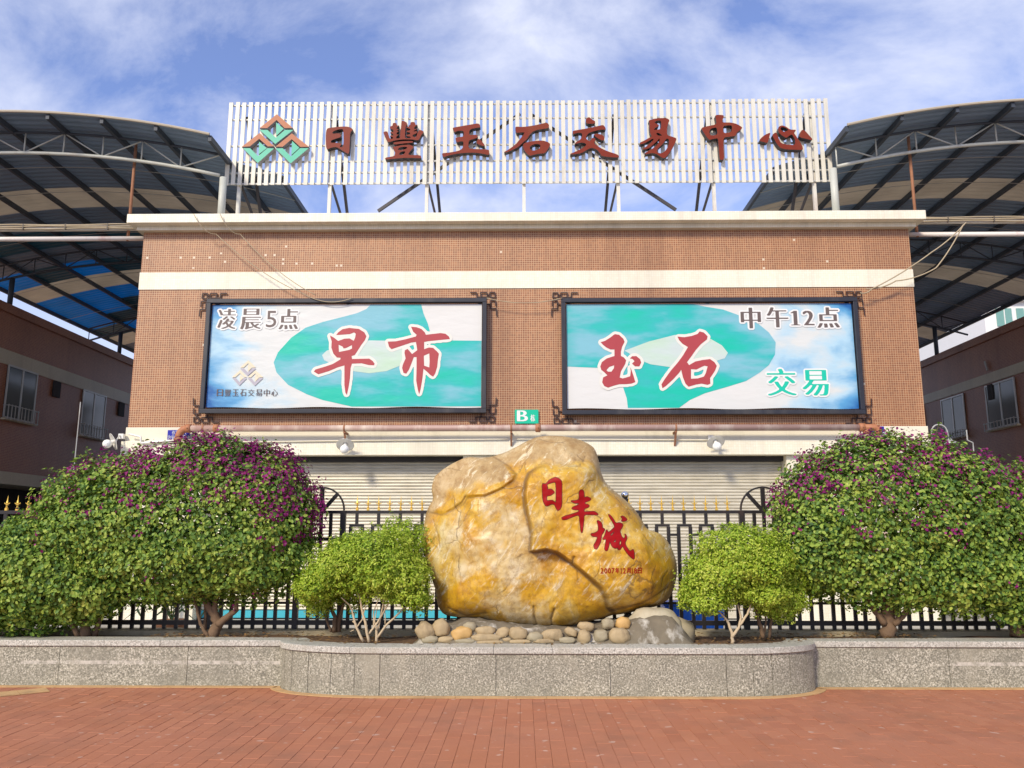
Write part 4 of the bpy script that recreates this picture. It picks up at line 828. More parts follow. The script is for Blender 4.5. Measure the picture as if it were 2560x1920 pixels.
# ================================================================== SIDE BUILDINGS
WH = 8.1
def side_building(s, label):
    X = -14.8 if s < 0 else 15.3
    t = thing('side_building', label, 'building', (X, 25, 0))
    far = X + s * 8; o0, o1 = min(X, far), max(X, far)
    zb1, zb0 = (PX(0, 869, X).z, PX(0, 906, X).z) if s < 0 else (PX(2560, 903, X).z, PX(2560, 930, X).z)
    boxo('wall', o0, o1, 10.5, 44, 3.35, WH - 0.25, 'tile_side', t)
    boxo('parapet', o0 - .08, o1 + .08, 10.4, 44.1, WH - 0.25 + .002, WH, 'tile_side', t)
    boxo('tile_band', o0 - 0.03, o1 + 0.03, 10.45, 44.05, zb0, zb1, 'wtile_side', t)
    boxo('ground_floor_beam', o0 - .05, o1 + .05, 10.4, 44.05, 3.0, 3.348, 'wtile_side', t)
    xi = X + s * 1.4; a, b = min(xi, far), max(xi, far)
    boxo('ground_floor_wall', a, b, 10.6, 43.9, -0.004, 2.998, 'dark', t)
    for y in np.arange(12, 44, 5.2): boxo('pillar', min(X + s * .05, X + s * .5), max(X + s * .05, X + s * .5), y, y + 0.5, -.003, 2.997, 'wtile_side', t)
    def rect(pts):
        q = [PX(px, py, X) for px, py in pts]; return min(p.y for p in q), max(p.y for p in q), min(p.z for p in q), max(p.z for p in q)
    def window(y0, y1, z0, z1, grille):
        f = -s  # outward
        def bx(n, d0, d1, ya, yb, za, zb, m, par): return boxo(n, min(X + f * d0, X + f * d1), max(X + f * d0, X + f * d1), ya, yb, za, zb, m, par)
        w = bx('window', 0.004, 0.02, y0, y1, z0, z1, 'dark', t)
        ym = (y0 + y1) / 2
        for ya, yb in ((y0 + .05, ym - .03), (ym + .03, y1 - .05)): bx('pane', 0.021, 0.03, ya, yb, z0 + .06, z1 - .06, 'glass', w)
        for ya, yb, za, zb in ((y0, y0 + .05, z0, z1), (y1 - .05, y1, z0, z1), (ym - .03, ym + .03, z0 + .05, z1 - .05), (y0 + .05, y1 - .05, z0, z0 + .05), (y0 + .05, y1 - .05, z1 - .05, z1)): bx('frame', 0.0205, 0.05, ya, yb, za, zb, 'winframe', w)
        bx('sill', 0.004, 0.12, y0 - .05, y1 + .05, z0 - .06, z0 - .002, 'wtile_side', w)
        if grille:
            gz0, gz1 = grille; n = 9; mb = MB()
            for i in range(n + 1): y = y0 + (y1 - y0) * i / n; mb.box(min(X + f * .16, X + f * .18), max(X + f * .16, X + f * .18), y - .01, y + .01, gz0, gz1)
            for z in (gz0 + .03, gz1 - .03): mb.box(min(X + f * .005, X + f * .157), max(X + f * .005, X + f * .157), y0 - .01, y0 + .01, z - .01, z + .01); mb.box(min(X + f * .005, X + f * .157), max(X + f * .005, X + f * .157), y1 - .01, y1 + .01, z - .01, z + .01); mb.box(min(X + f * .181, X + f * .195), max(X + f * .181, X + f * .195), y0 - .01, y1 + .01, z - .01, z + .01)
            build('grille', mb, 'steel', w)
    O = lambda pts: zl((0, 700), 3.016, pts); O2 = lambda pts: zl((2060, 700), 3.016, pts)
    if s < 0:
        y0, y1, z0, z1 = rect(O([(55, 650), (280, 700)])); gb = PX(*O([(130, 1075)])[0], X).z; zb_ = PX(*O([(130, 960)])[0], X).z
        zt = PX(*O([(170, 670)])[0], X).z
        window(y0, y1, gb + .05, zt, (gb, zb_))
        y2, y3, *_ = rect(O([(620, 850), (795, 890)])); window(y2, y3, gb + .05, zt, (gb, zb_))
        dy_ = y2 - y0; window(y2 + dy_, y3 + dy_, gb + .05, zt, (gb, zb_)); window(y0 - dy_, y1 - dy_, gb + .05, zt, (gb, zb_))
        for pts in ([(400, 755), (450, 770)], [(890, 935), (930, 945)]):
            ya, yb, *_ = rect(O(pts)); boxo('vent', X + .004, X + .06, ya, yb, zt - .55, zt - .05, 'dark', t)
    else:
        y0, y1, z0, z1 = rect(O2([(885, 900), (1055, 850)])); zt = PX(*O2([(970, 880)])[0], X).z; gb = PX(*O2([(1000, 1200)])[0], X).z; gt = PX(*O2([(1000, 1140)])[0], X).z
        window(y0, y1, gb + .05, zt, (gb, gt)); dy_ = y0 - PX(*O2([(1425, 730)])[0], X).y
        window(y0 - dy_ - .1, y1 - dy_, gb + .05, zt, (gb, gt)); window(y0 + dy_, y1 + dy_, gb + .05, zt, (gb, gt))
        ya, yb, *_ = rect(O2([(1240, 790), (1280, 775)])); boxo('vent', X - .06, X - .004, ya, yb, zt - .5, zt, 'dark', t)
        build('downpipe', MB().tube([(X - .05, ya + .2, zb1 + .1), (X - .05, ya + .3, WH - .9)], .03, 8), 'steel', t)
    return t
side_building(-1, 'brown tiled side building in shade along the left alley')
side_building(1, 'brown tiled side building in shade along the right alley')
for lab, X, px0, py0, px1, py1 in (('thin pale rod standing in the left alley by the second window', -9.3, 199, 1005, 182, 1160),):
    p = P(px0, py0, 15.9); cable('alley_rod', lab, [(p.x, 15.9, 0), (p.x + .02, 15.9, p.z)], 0.011, 'steel', 'rod')
p = P(2416, 1075, 16.2); cable('alley_rod', 'pale bent vent pipe behind the top of the right bush', [(p.x + .1, 16.2, 0), (p.x + .1, 16.2, p.z - .25), (p.x, 16.2, p.z - .2), (p.x, 16.2, p.z)], 0.014, 'steel', 'pipe')

# ================================================================== VAULTED CANOPIES
def canopy(s, label):
    cx = -10.8 if s < 0 else 11.0; hw = 5.6; R = 19.0; pk = 10.08 if s < 0 else 10.2
    t = thing('vaulted_canopy', label, 'canopy', (cx, 16.5, WH))
    def arcz(x, off=0): return pk - R + math.sqrt((R - off) ** 2 - (x - cx) ** 2)
    nb = 10; bw = 2 * hw / nb; rw = 1.25; y0 = 15.5
    inner = -s     # side nearer to the market building
    for r in range(20):
        for k in range(nb):
            xa = cx - hw + k * bw; xb_ = xa + bw
            inn = (k == nb - 1) if inner > 0 else (k == 0)
            if r == 0 and inn: continue
            outk = (nb - 1 - k) if s > 0 else k            # 0 = outermost bay
            mat = 'roof_dark'
            if r in (3, 8, 13): mat = 'roof_beige'
            elif s < 0 and outk <= 1 and 7 <= r <= 12: mat = 'roof_blue' if (r * 5 + k) % 4 else 'roof_teal'
            elif s < 0 and outk == 2 and 7 <= r <= 10: mat = 'roof_blue' if (r + k) % 2 else 'roof_teal'
            elif s < 0 and outk <= 4 and 5 <= r <= 12 and (r * 7 + k * 3) % 3: mat = 'roof_teal'
            elif s > 0 and outk == 0 and r in (4, 15): mat = 'roof_beige'
            mb = MB(); v = []; nseg = 3; ya, yb = y0 + r * rw + .004, y0 + (r + 1) * rw - .004
            jag = random.uniform(-0.03, 0.06) if outk == 0 or inn else 0
            for i in range(nseg + 1):
                x = xa + .003 + (bw - .006) * i / nseg
                if outk == 0 and (i == (0 if s < 0 else nseg)): x += s * jag
                v += [(x, ya, arcz(x)), (x, yb, arcz(x)), (x, ya, arcz(x) + .012), (x, yb, arcz(x) + .012)]
            f = []
            for i in range(nseg):
                a = i * 4; b = a + 4
                f += [(a, b, b + 1, a + 1), (a + 2, a + 3, b + 3, b + 2), (a, a + 2, b + 2, b), (a + 1, b + 1, b + 3, a + 3)]
            f += [(0, 1, 3, 2), (nseg * 4, nseg * 4 + 2, nseg * 4 + 3, nseg * 4 + 1)]
            mb.add(v, f); build('roof_panel', mb, mat, t)
    for k in range(nb + 1):
        x = cx - hw + k * bw; ys = y0 + .02
        if (k == nb and inner > 0) or (k == 0 and inner < 0): ys = y0 + rw
        z = arcz(x); build('purlin', MB().box(x - .035, x + .035, ys, y0 + 20 * rw, z - .125, z - .006), 'purlin', t)
    xlo, xhi = (cx - hw, cx + hw - bw) if inner > 0 else (cx - hw + bw, cx + hw)
    pts = [(xlo + (xhi - xlo) * i / 30, y0 - .015, arcz(xlo + (xhi - xlo) * i / 30) + .006) for i in range(31)]
    build('edge_flashing', MB().tube(pts, 0.028, 6), 'flash', t)
    for Y in (16.2, 23.3, 30.0):
        lo, hi = cx - hw + .15, cx + hw - .15
        if Y < 17: lo, hi = xlo + .02, xhi - .02
        mb = MB()
        top = [(lo + (hi - lo) * i / 24, Y, arcz(lo + (hi - lo) * i / 24, .10) - .0) for i in range(25)]
        bot = [(lo + (hi - lo) * i / 24, Y, arcz(lo + (hi - lo) * i / 24, .10) - .46) for i in range(25)]
        tr = build('truss_top_chord', MB().tube(top, .03, 8), 'purlin', t, True); mb.tube(bot, .038, 8); tr = build('truss', mb, 'truss_grey' if Y < 17 else 'purlin', t, True)
        n = 12
        for i in range(n):
            xa, xb_ = lo + (hi - lo) * i / n, lo + (hi - lo) * (i + 1) / n
            za, zb_ = arcz(xa, .10), arcz(xb_, .10)
            pr = ((xa, Y, za - .46), (xa, Y, za))
            build('web_bar', MB().tube(pr, .016, 6), 'truss_grey' if Y < 17 else 'purlin', tr, True)
            pr = ((xa, Y, za - .46), (xb_, Y, zb_)) if i % 2 else ((xa, Y, za), (xb_, Y, zb_ - .46))
            build('web_bar', MB().tube(pr, .016, 6), 'truss_grey' if Y < 17 else 'purlin', tr, True)
        if Y > 17:
            build('column', MB().tube([(cx + s * 4.25, Y, WH - .02), (cx + s * 4.25, Y, arcz(cx + s * 4.25, .17) - .4)], .075, 10), 'purlin', t, True)
        xi = cx - s * 4.55; build('column', MB().tube([(xi, Y, z_ct - .01), (xi, Y, arcz(xi, .17) - .42)], .075, 12), 'truss_grey', t, True)
        for i in range(1, 4):   # thin tie wires along the underside between purlins
            pass
    for Y in (17.8, 19.2, 22.0, 25.4, 28.5):
        pts = [(cx - hw + 2 * hw * i / 24, Y, arcz(cx - hw + 2 * hw * i / 24) - .14) for i in range(25)]
        build('tie_rod', MB().tube(pts, .008, 5), 'steel', t)
    return t, arcz
_, azl = canopy(-1, 'dark arched sheet metal canopy over the left alley with beige and blue panels')
_, azr = canopy(1, 'dark arched sheet metal canopy over the right alley with beige skylight panels')
# beams, pipes and hangers across the alleys
for s, lab, xa, xb_ in ((-1, 'left', -14.8, XL), (1, 'right', XR, 15.3)):
    by, py = (565, 592) if s < 0 else (557, 591)
    z = Zf(by, 16.3); t = thing('cable_beam', f'cream steel beam carrying cables across the {lab} alley', 'beam', ((xa + xb_) / 2, 16.3, z))
    boxo('beam', xa + .001, xb_ - .001 if s < 0 else xb_ - .001, 16.26, 16.36, z - .05, z + .05, 'steel_pale', t)
    for dz in (-.03, 0.015, .05): build('cable', MB().tube([(xa + .05 + (xb_ - xa - .1) * k / 10, 16.24 - .01 * (dz > 0), z + dz + .012 * math.sin(k * 1.9 + dz * 60)) for k in range(11)], .014, 6), 'cable', t, True)
    for k in range(1, 8): x = xa + (xb_ - xa) * k / 8; build('cable_tie', MB().box(x - .012, x + .012, 16.215, 16.258, z - .055, z + .07), 'cable_dark', t)
    zp2 = Zf(py, 16.35); o = build('alley_pipe', MB().tube([(xa, 16.35, zp2), (xb_ + (0.0 if s > 0 else 0), 16.35, zp2)], .05, 12), 'pinkpipe', None, True, origin=((xa + xb_) / 2, 16.35, zp2)); setp(o, f'white pipe with worn red paint spanning the {lab} alley', 'pipe')
    hx = Xf(330, 16.35, 480) if s < 0 else Xf(2283, 16.35, 480); az = (azl if s < 0 else azr)(hx)
    o = build('hanger_rod', MB().tube([(hx, 16.35, zp2 - .05), (hx, 16.35, az - .13)], .032, 8), 'rust', None, True, origin=(hx, 16.35, zp2)); setp(o, f'rusty upright rod hanging from the {lab} canopy to the pipe', 'rod')
# far white building beyond the right alley
p = PX(2530, 800, 24.0); t = thing('far_building', 'white building with green glazed windows beyond the right canopy', 'building', (30, p.y + 20, 0))
b0 = P(2462, 800, 42); zt = P(2540, 755, 42).z
boxo('wall', b0.x, b0.x + 10, 42, 50, -.01, zt, 'far_white', t); boxo('roof_edge', b0.x - .3, b0.x + 10.3, 41.7, 50.3, zt + .002, zt + .25, 'far_white', t)
for i in range(6):
    w = boxo('window', b0.x + .6 + i * 1.05, b0.x + 1.4 + i * 1.05, 41.95, 41.998, zt - 1.3, zt - .35, 'far_glass', t)
    boxo('mullion', b0.x + .98 + i * 1.05, b0.x + 1.02 + i * 1.05, 41.92, 41.949, zt - 1.3, zt - .35, 'far_white', w)

# ================================================================== PLANTER
PH = 0.475; SOIL = 0.43
plan = thing('planter_wall', 'low speckled granite planter wall with a curved bulge in front of the boulder', 'planter', (0.3, 9.2, 0))
path = []
xa, xb_, xc, xd = -2.58, -1.42, 2.09, 3.07
path.append((-9.5, 9.22)); path.append((xa, 9.22))
for k in range(1, 13): a = math.pi / 2 * k / 12; path.append((xb_ + (xa - xb_) * math.cos(a), 9.22 - .54 * math.sin(a)))
path.append((xc, 8.68))
for k in range(1, 13): a = math.pi / 2 * k / 12; path.append((xc + (xd - xc) * math.sin(a), 9.22 - .54 * math.cos(a)))
path.append((9.5, 9.22))
def arclen(p):
    d = [0]
    for a, b in zip(p[:-1], p[1:]): d.append(d[-1] + math.dist(a, b))
    return d
DL = arclen(path)
def at_len(sv):
    i = max(0, min(len(DL) - 2, int(np.searchsorted(DL, sv) - 1))); u = (sv - DL[i]) / (DL[i + 1] - DL[i]); a, b = path[i], path[i + 1]
    d = Vector((b[0] - a[0], b[1] - a[1])).normalized(); return Vector((a[0] + (b[0] - a[0]) * u, a[1] + (b[1] - a[1]) * u)), Vector((d.y, -d.x))   # point, outward normal
def nrm(sv):
    n = at_len(max(0, sv - .03))[1] + at_len(min(DL[-1], sv + .03))[1]; return n.normalized()
def s_of_x(x):
    for i in range(len(path) - 1):
        if path[i][0] <= x <= path[i + 1][0] and path[i + 1][0] > path[i][0]: return DL[i] + (DL[i + 1] - DL[i]) * (x - path[i][0]) / (path[i + 1][0] - path[i][0])
    return 0
def strip(s0, s1, o0, o1, z0, z1, mb, step=0.06):
    n = max(1, int((s1 - s0) / step)) if DL[1] < s1 and s0 < DL[-2] else 1
    v = []
    for i in range(n + 1):
        sv = s0 + (s1 - s0) * i / n; p, q = at_len(sv); q = nrm(sv)
        if sv < DL[1] - .02 or sv > DL[-2] + .02: q = Vector((0, -1))
        a = p + q * o0; b = p + q * o1; v += [(a.x, a.y, z0), (b.x, b.y, z0), (b.x, b.y, z1), (a.x, a.y, z1)]
    f = [(0, 1, 2, 3), tuple(4 * n + k for k in (3, 2, 1, 0))]
    for i in range(n):
        for k in range(4): f.append((4 * i + k, 4 * i + (k + 1) % 4, 4 * i + 4 + (k + 1) % 4, 4 * i + 4 + k))
    mb.add(v, f)
xj = [-9.3, -7.6, -5.9, Xf(145, 9.2, 1660), -3.6, -2.575]
xj += [-2.50, -2.40, -2.2, -1.95, -1.7] + [Xf(950, 8.7, 1680), Xf(1240, 8.7, 1680), Xf(1525, 8.7, 1680), Xf(1815, 8.7, 1680)] + [2.3, 2.5, 2.7, 2.9, 3.0, 3.065] + [Xf(2375, 9.2, 1660), 6.4, 8.0, 9.3]
mbc = MB(); strip(0.02, DL[-1] - .02, -0.16, -0.021, -.003, PH - .062, mbc); build('core', mbc, 'concrete', plan)
for a, b in zip(xj[:-1], xj[1:]):
    mb = MB(); strip(s_of_x(a) + .003, s_of_x(b) - .003, -.02, random.uniform(-.001, .0015), 0.0, PH - .062, mb); build('granite_slab', mb, 'granite', plan)
cj = [-9.3, -7.0, -5.2, -3.9, -2.585, -1.75, -.3, Xf(1380, 8.7, 1610), 1.9, 2.75, 3.075, 4.6, 6.2, 7.8, 9.3]
for a, b in zip(cj[:-1], cj[1:]):
    mb = MB(); strip(s_of_x(a) + .0015, s_of_x(b) - .0015, -.30, .022, PH - .06, PH + random.uniform(-.0008, .0008), mb); build('coping_stone', mb, 'coping', plan, bevel=0.004)
xr_ = [(-9.5, 10.02), (9.5, 10.02)]
boxo('rear_kerb', -9.5, 9.5, 10.0, 10.32, -.004, PH + .01, 'kerb2', plan)
sv = MB(); pts = []
mbs = MB(); n = 120; v = []
for i in range(n + 1):
    x = -9.4 + 18.8 * i / n; y = front_y(x) + .155
    for j in range(9): yy = y + (9.99 - y) * j / 8; v.append((x, yy, SOIL + 0.03 * noise.noise((x * 2.2, yy * 2.2, 0)) + (0.02 if .2 < j / 8 < .8 else 0)))
mbs.add(v, [(i * 9 + j, (i + 1) * 9 + j, (i + 1) * 9 + j + 1, i * 9 + j + 1) for i in range(n) for j in range(8)])
setp(build('planter_soil', mbs, 'soil', None, True), kind='structure')
# fallen leaves on the soil
lm = MB()
for k in range(1400):
    x = random.uniform(-4.2, 4.6); y = random.uniform(front_y(x) + .2, 9.95); z = SOIL + .045 + random.uniform(0, .012); a = random.uniform(0, 6.28); l = random.uniform(.015, .035)
    d = Vector((math.cos(a), math.sin(a), random.uniform(-.3, .3))); e = Vector((-math.sin(a), math.cos(a), random.uniform(-.4, .4))) * .45
    lm.add([Vector((x, y, z)) - d * l, Vector((x, y, z)) + e * l, Vector((x, y, z)) + d * l, Vector((x, y, z)) - e * l], [(0, 1, 2, 3)])
M['litter'] = leaf_mat('dry fallen leaf', [(0.1, (0.10, 0.05, 0.02)), (0.5, (0.26, 0.14, 0.05)), (0.95, (0.42, 0.27, 0.12))], 0.15)
setp(build('leaf_litter', lm, 'litter', None), kind='stuff')
# yellow tile edging at the foot of the wall
kb = thing('tile_edging', 'yellow beige tile strip laid along the foot of the planter wall', 'edging', (0.3, 8.9, 0))
sv = 0.05
while sv < DL[-1] - .3:
    mb = MB(); strip(sv, sv + .297, .004, .105, 0.002, .009, mb, .05); build('edging_tile', mb, 'kerb', kb); sv += .30
# diagonal beige strip at far left
ex = thing('tile_strip', 'beige tile strip running out across the pavement at the far left edge', 'edging', (-6, 8.8, 0))
for k in range(9):
    a = Vector((-4.95 - k * .21, 8.98 - k * .21 * .78, 0)); d = Vector((-.78, -.62, 0)).normalized(); e = Vector((-d.y, d.x, 0)) * .13
    q = [a - e, a + e, a + e + d * .262, a - e + d * .262]; build('edging_tile', MB().add([(*p.xy, z) for z in (.002, .009) for p in q], [(3, 2, 1, 0), (4, 5, 6, 7), (0, 1, 5, 4), (1, 2, 6, 5), (2, 3, 7, 6), (3, 0, 4, 7)]), 'kerb', ex)

# ================================================================== FENCE
FNY = 10.2
z_top = Zf(1280, FNY); z_key = Zf(1310, FNY); z_link = Zf(1337, FNY); z_mid = Zf(1508, FNY); z_bot = Zf(1557, FNY); z_foot = PH + .012
def finial_mesh():
    mb = MB(); mb.box(-.014, .014, -.014, .014, 0, .03)
    mb.lathe((0, 0, .03), (0, 0, 1), [(.009, 0), (.016, .006), (.009, .014), (.008, .03), (.018, .038), (.007, .05)], 6)
    mb.lathe((0, 0, .075), (0, 0, 1), [(.006, 0), (.014, .018), (.007, .05), (.0008, .11)], 4)
    mb.bar((-.026, 0, .082), (.026, 0, .082), .008); mb.bar((-.026, 0, .082), (-.034, 0, .095), .007); mb.bar((.026, 0, .082), (.034, 0, .095), .007)
    return mb.mesh('finial', 'gold')
FIN = finial_mesh()
def fence(label, x0, x1, step=0.2635, fin=True):
    t = thing('iron_fence', label, 'fence', ((x0 + x1) / 2, FNY, z_foot))
    for z, h in ((z_top, .04), (z_bot, .055)): boxo('rail', x0, x1, FNY - .018, FNY + .018, z - h / 2, z + h / 2, 'fence', t)
    boxo('rail', x0, x1, FNY + .019, FNY + .035, z_mid - .015, z_mid + .015, 'fence', t)
    n = int(round((x1 - x0) / step)); st = (x1 - x0) / n; w = .038; hw = .072
    for i in range(n):
        c = x0 + st * (i + .5)
        boxo('upright', c - w / 2, c + w / 2, FNY - .013, FNY + .013, z_key, z_top - .021, 'fence', t)
        mb = MB(); mb.box(c - hw - .016, c + hw + .016, FNY - .016, FNY + .016, z_key - .032, z_key - .001)
        for sx in (-1, 1): mb.box(c + sx * hw - .021, c + sx * hw + .021, FNY - .014, FNY + .014, z_foot, z_key - .033)
        build('key_bar', mb, 'fence', t)
        if i < n - 1: boxo('link', c + hw + .022, c + st - hw - .022, FNY - .012, FNY + .012, z_link - .014, z_link + .014, 'fence', t)
        if fin:
            link('finial', FIN, t, (c, FNY, z_top + .02)).rotation_euler = (random.gauss(0, .03), random.gauss(0, .03), random.gauss(0, .15))
            if i < n - 1: link('finial', FIN, t, (c + st / 2, FNY, z_top + .02))
    return t
def arch_panel(label, cx):
    hw = .235; t = thing('fence_arch_panel', label, 'fence', (cx, FNY, z_foot), 'arched panels in the iron fence')
    boxo('rail', cx - hw, cx + hw, FNY - .018, FNY + .018, z_top - .02, z_top + .02, 'fence', t); boxo('rail', cx - hw, cx + hw, FNY - .018, FNY + .018, z_bot - .028, z_bot + .028, 'fence', t)
    for k, dx_ in enumerate((-hw - .033, -hw / 2, 0, hw / 2, hw + .033)):
        w = .065 if k in (0, 4) else .04
        zt = z_top + .02 if k in (0, 4) else z_top - .021
        boxo('post' if k in (0, 4) else 'upright', cx + dx_ - w / 2, cx + dx_ + w / 2, FNY - .014 - .015 * (k in (0, 4)), FNY + .014 + .015 * (k in (0, 4)), z_foot, zt, 'fence', t)
    boxo('cross_rail', cx - hw, cx + hw, FNY + .015, FNY + .032, z_link - .07, z_link - .035, 'fence', t)
    arc = [(cx + .275 * math.cos(a), FNY, z_top + .022 + .275 * math.sin(a)) for a in [math.pi * k / 20 for k in range(21)]]
    mb = MB()
    for a, b in zip(arc[:-1], arc[1:]): mb.bar(a, b, .02, .03, up=(0, 1, 0))
    build('arch', mb, 'fence', t)
    build('spoke', MB().bar((cx, FNY, z_top + .021), (cx, FNY, z_top + .285), .05, .026), 'fence', t)
    for sx in (-1, 1): build('spoke', MB().bar((cx + sx * .02, FNY, z_top + .023), (cx + sx * .185, FNY, z_top + .215), .045, .022), 'fence', t)
    for sx in (-1, 1):
        ring = [(cx + sx * hw * .75 + .035 * math.cos(a), FNY - .02, z_link - .05 + .035 * math.sin(a)) for a in [2 * math.pi * k / 16 for k in range(17)]]
        build('ring', MB().tube(ring, .007, 6, False), 'steel', t, True)
cA, cB = Xf(804, FNY, 1280), Xf(1909, FNY, 1280); off = .235 + .068
fence('black iron fence with key pattern and gold spikes behind the boulder', cA + off, cB - off)
fence('black iron fence with gold spikes behind the left bougainvillea bushes', -8.6, cA - off)
fence('black iron fence with gold spikes behind the right bougainvillea bushes', cB + off, 8.9)
arch_panel('arched fence panel with spokes between the left bush and left box shrub', cA)
arch_panel('arched fence panel with spokes between the right box shrub and right bush', cB)
p = P(1562, 1238, 10.42); t = thing('ball_post', 'post topped with a polished steel ball behind the boulder', 'post', (p.x, 10.42, 0))
boxo('post', p.x - .04, p.x + .04, 10.38, 10.46, -.004, p.z - .045, 'fence', t)
build('ball', MB().lathe((p.x, 10.42, p.z), (0, 0, 1), [(.052 * math.sin(a), -.052 * math.cos(a)) for a in [math.pi * k / 12 for k in range(13)]], 18), 'chrome', t, True)
# blue bins behind the fence
for i, (px, lab) in enumerate(((1695, 'blue plastic bin seen low behind the fence beside the boulder'), (1765, 'blue plastic bin seen behind the fence under the right box shrub'))):
    x = Xf(px, 12.0, 1520); t = thing('plastic_bin', lab, 'bin', (x, 12.0, 0), 'blue bins in the yard')
    mb = MB(); w0, w1 = .17, .215; h = .62 - .1 * i
    v = [(x + sx * w * 1.0, 12 + sy * w * .8, z) for w, z in ((w0, 0), (w1, h)) for sx, sy in ((-1, -1), (1, -1), (1, 1), (-1, 1))]
    mb.add(v, [(3, 2, 1, 0), (0, 1, 5, 4), (1, 2, 6, 5), (2, 3, 7, 6), (3, 0, 4, 7), (4, 5, 6, 7)]); build('body', mb, 'blue_bin', t, bevel=.015)
    boxo('lid', x - .235, x + .235, 12 - .19, 12 + .19, h + .002, h + .05, 'blue_bin', t, .015); boxo('lid_handle', x - .06, x + .06, 11.77, 11.808, h + .01, h + .035, 'blue_bin', t)

# ================================================================== BOULDER
RKY = 9.72
Q = lambda p: zl((1000, 1050), 2.812, p)
outl = Q([(300,1372),(255,1300),(250,1210),(200,1060),(168,950),(155,850),(165,720),(190,620),(228,560),(215,480),(230,400),(300,340),(420,275),(480,255),(560,262),(640,255),(740,225),(850,165),(960,115),(1050,105),(1180,112),(1300,145),(1370,190),(1395,260),(1410,350),(1440,430),(1500,490),(1570,545),(1640,610),(1690,680),(1740,770),(1830,795),(1880,840),(1925,920),(1950,1000),(1955,1080),(1935,1180),(1900,1260),(1830,1305),(1750,1325),(1650,1350),(1560,1368),(1490,1375),(1440,1395),(1330,1418),(1250,1440),(1120,1470),(1060,1466),(1000,1472),(950,1458),(850,1452),(740,1442),(650,1422),(560,1400),(460,1398),(400,1390)])
outw = np.array(toplane(smoothloop(outl), RKY - .08))
cenp = P(*Q([(1030, 850)])[0], RKY - .08); CX, CZ = cenp.x, cenp.z
ang = np.arctan2(outw[:, 1] - CZ, outw[:, 0] - CX); rad = np.hypot(outw[:, 0] - CX, outw[:, 1] - CZ)
od = np.argsort(ang); ang, rad = ang[od], rad[od]
ang = np.concatenate([ang[-3:] - 2 * np.pi, ang, ang[:3] + 2 * np.pi]); rad = np.concatenate([rad[-3:], rad, rad[:3]])
def W(pts): return np.array(toplane(Q(pts), RKY - .4))
blockp = W([(1010,300),(905,380),(880,440),(868,520),(878,620),(903,720),(922,800),(912,921),(940,927),(1020,915),(1100,938),(1200,1010),(1300,1090),(1400,1180),(1440,1250),(1460,1320),(1510,1362),(1600,1500),(2300,1500),(2300,-100),(1200,-100)])
knobp = W([(100,480),(300,250),(480,150),(640,240),(760,320),(818,385),(800,432),(700,500),(600,540),(470,545),(440,590),(300,660),(180,640)])
grooves = [(W([(940,1310),(945,1380),(965,1460)]), .012, .035), (W([(1085,1330),(1065,1400),(1070,1480)]), .012, .035), (W([(460,535),(430,580),(385,608)]), .012, .03), (W([(1250,1140),(1240,1060)]), .006, .012), (W([(1840,1180),(1850,1110),(1900,1060)]), .008, .02), (W([(1180,330),(1260,325),(1300,270),(1310,220)]), .006, .014), (W([(1700,800),(1760,880),(1830,960)]), .006, .012), (W([(215,700),(260,820),(270,900)]), .008, .02), (W([(1480,1345),(1700,1290),(1900,1180)]), .02, .05), (W([(330,1330),(460,1385),(600,1360)]), .015, .04), (W([(1205,1000),(1215,960)]), .012, .03)]
def sdist(x, z, poly, closed=True):
    n = len(poly); d = np.full(x.shape, 1e9); ins = np.zeros(x.shape, bool)
    for i in range(n if closed else n - 1):
        a, b = poly[i], poly[(i + 1) % n]; ex_, ez = b - a
        t = np.clip(((x - a[0]) * ex_ + (z - a[1]) * ez) / (ex_ ** 2 + ez ** 2), 0, 1)
        d = np.minimum(d, np.hypot(x - a[0] - t * ex_, z - a[1] - t * ez))
        if closed and a[1] != b[1]:
            c = ((a[1] > z) != (b[1] > z)) & (x < (b[0] - a[0]) * (z - a[1]) / (b[1] - a[1]) + a[0]); ins ^= c
    return np.where(ins, d, -d) if closed else d
def sst(a, b, x): t = np.clip((x - a) / (b - a), 0, 1); return t * t * (3 - 2 * t)
def fbm(x, z, sc, seed, oct=4):
    r = np.empty(x.size); xf, zf = x.ravel(), z.ravel()
    for i in range(x.size): r[i] = noise.fractal((xf[i] * sc + seed, zf[i] * sc, seed * 1.7), 0.9, 2.1, oct)
    return r.reshape(x.shape)
ztop = P(*Q([(1000, 380)])[0], RKY - .4).z; zfd = P(*Q([(1000, 290)])[0], RKY - .4).z
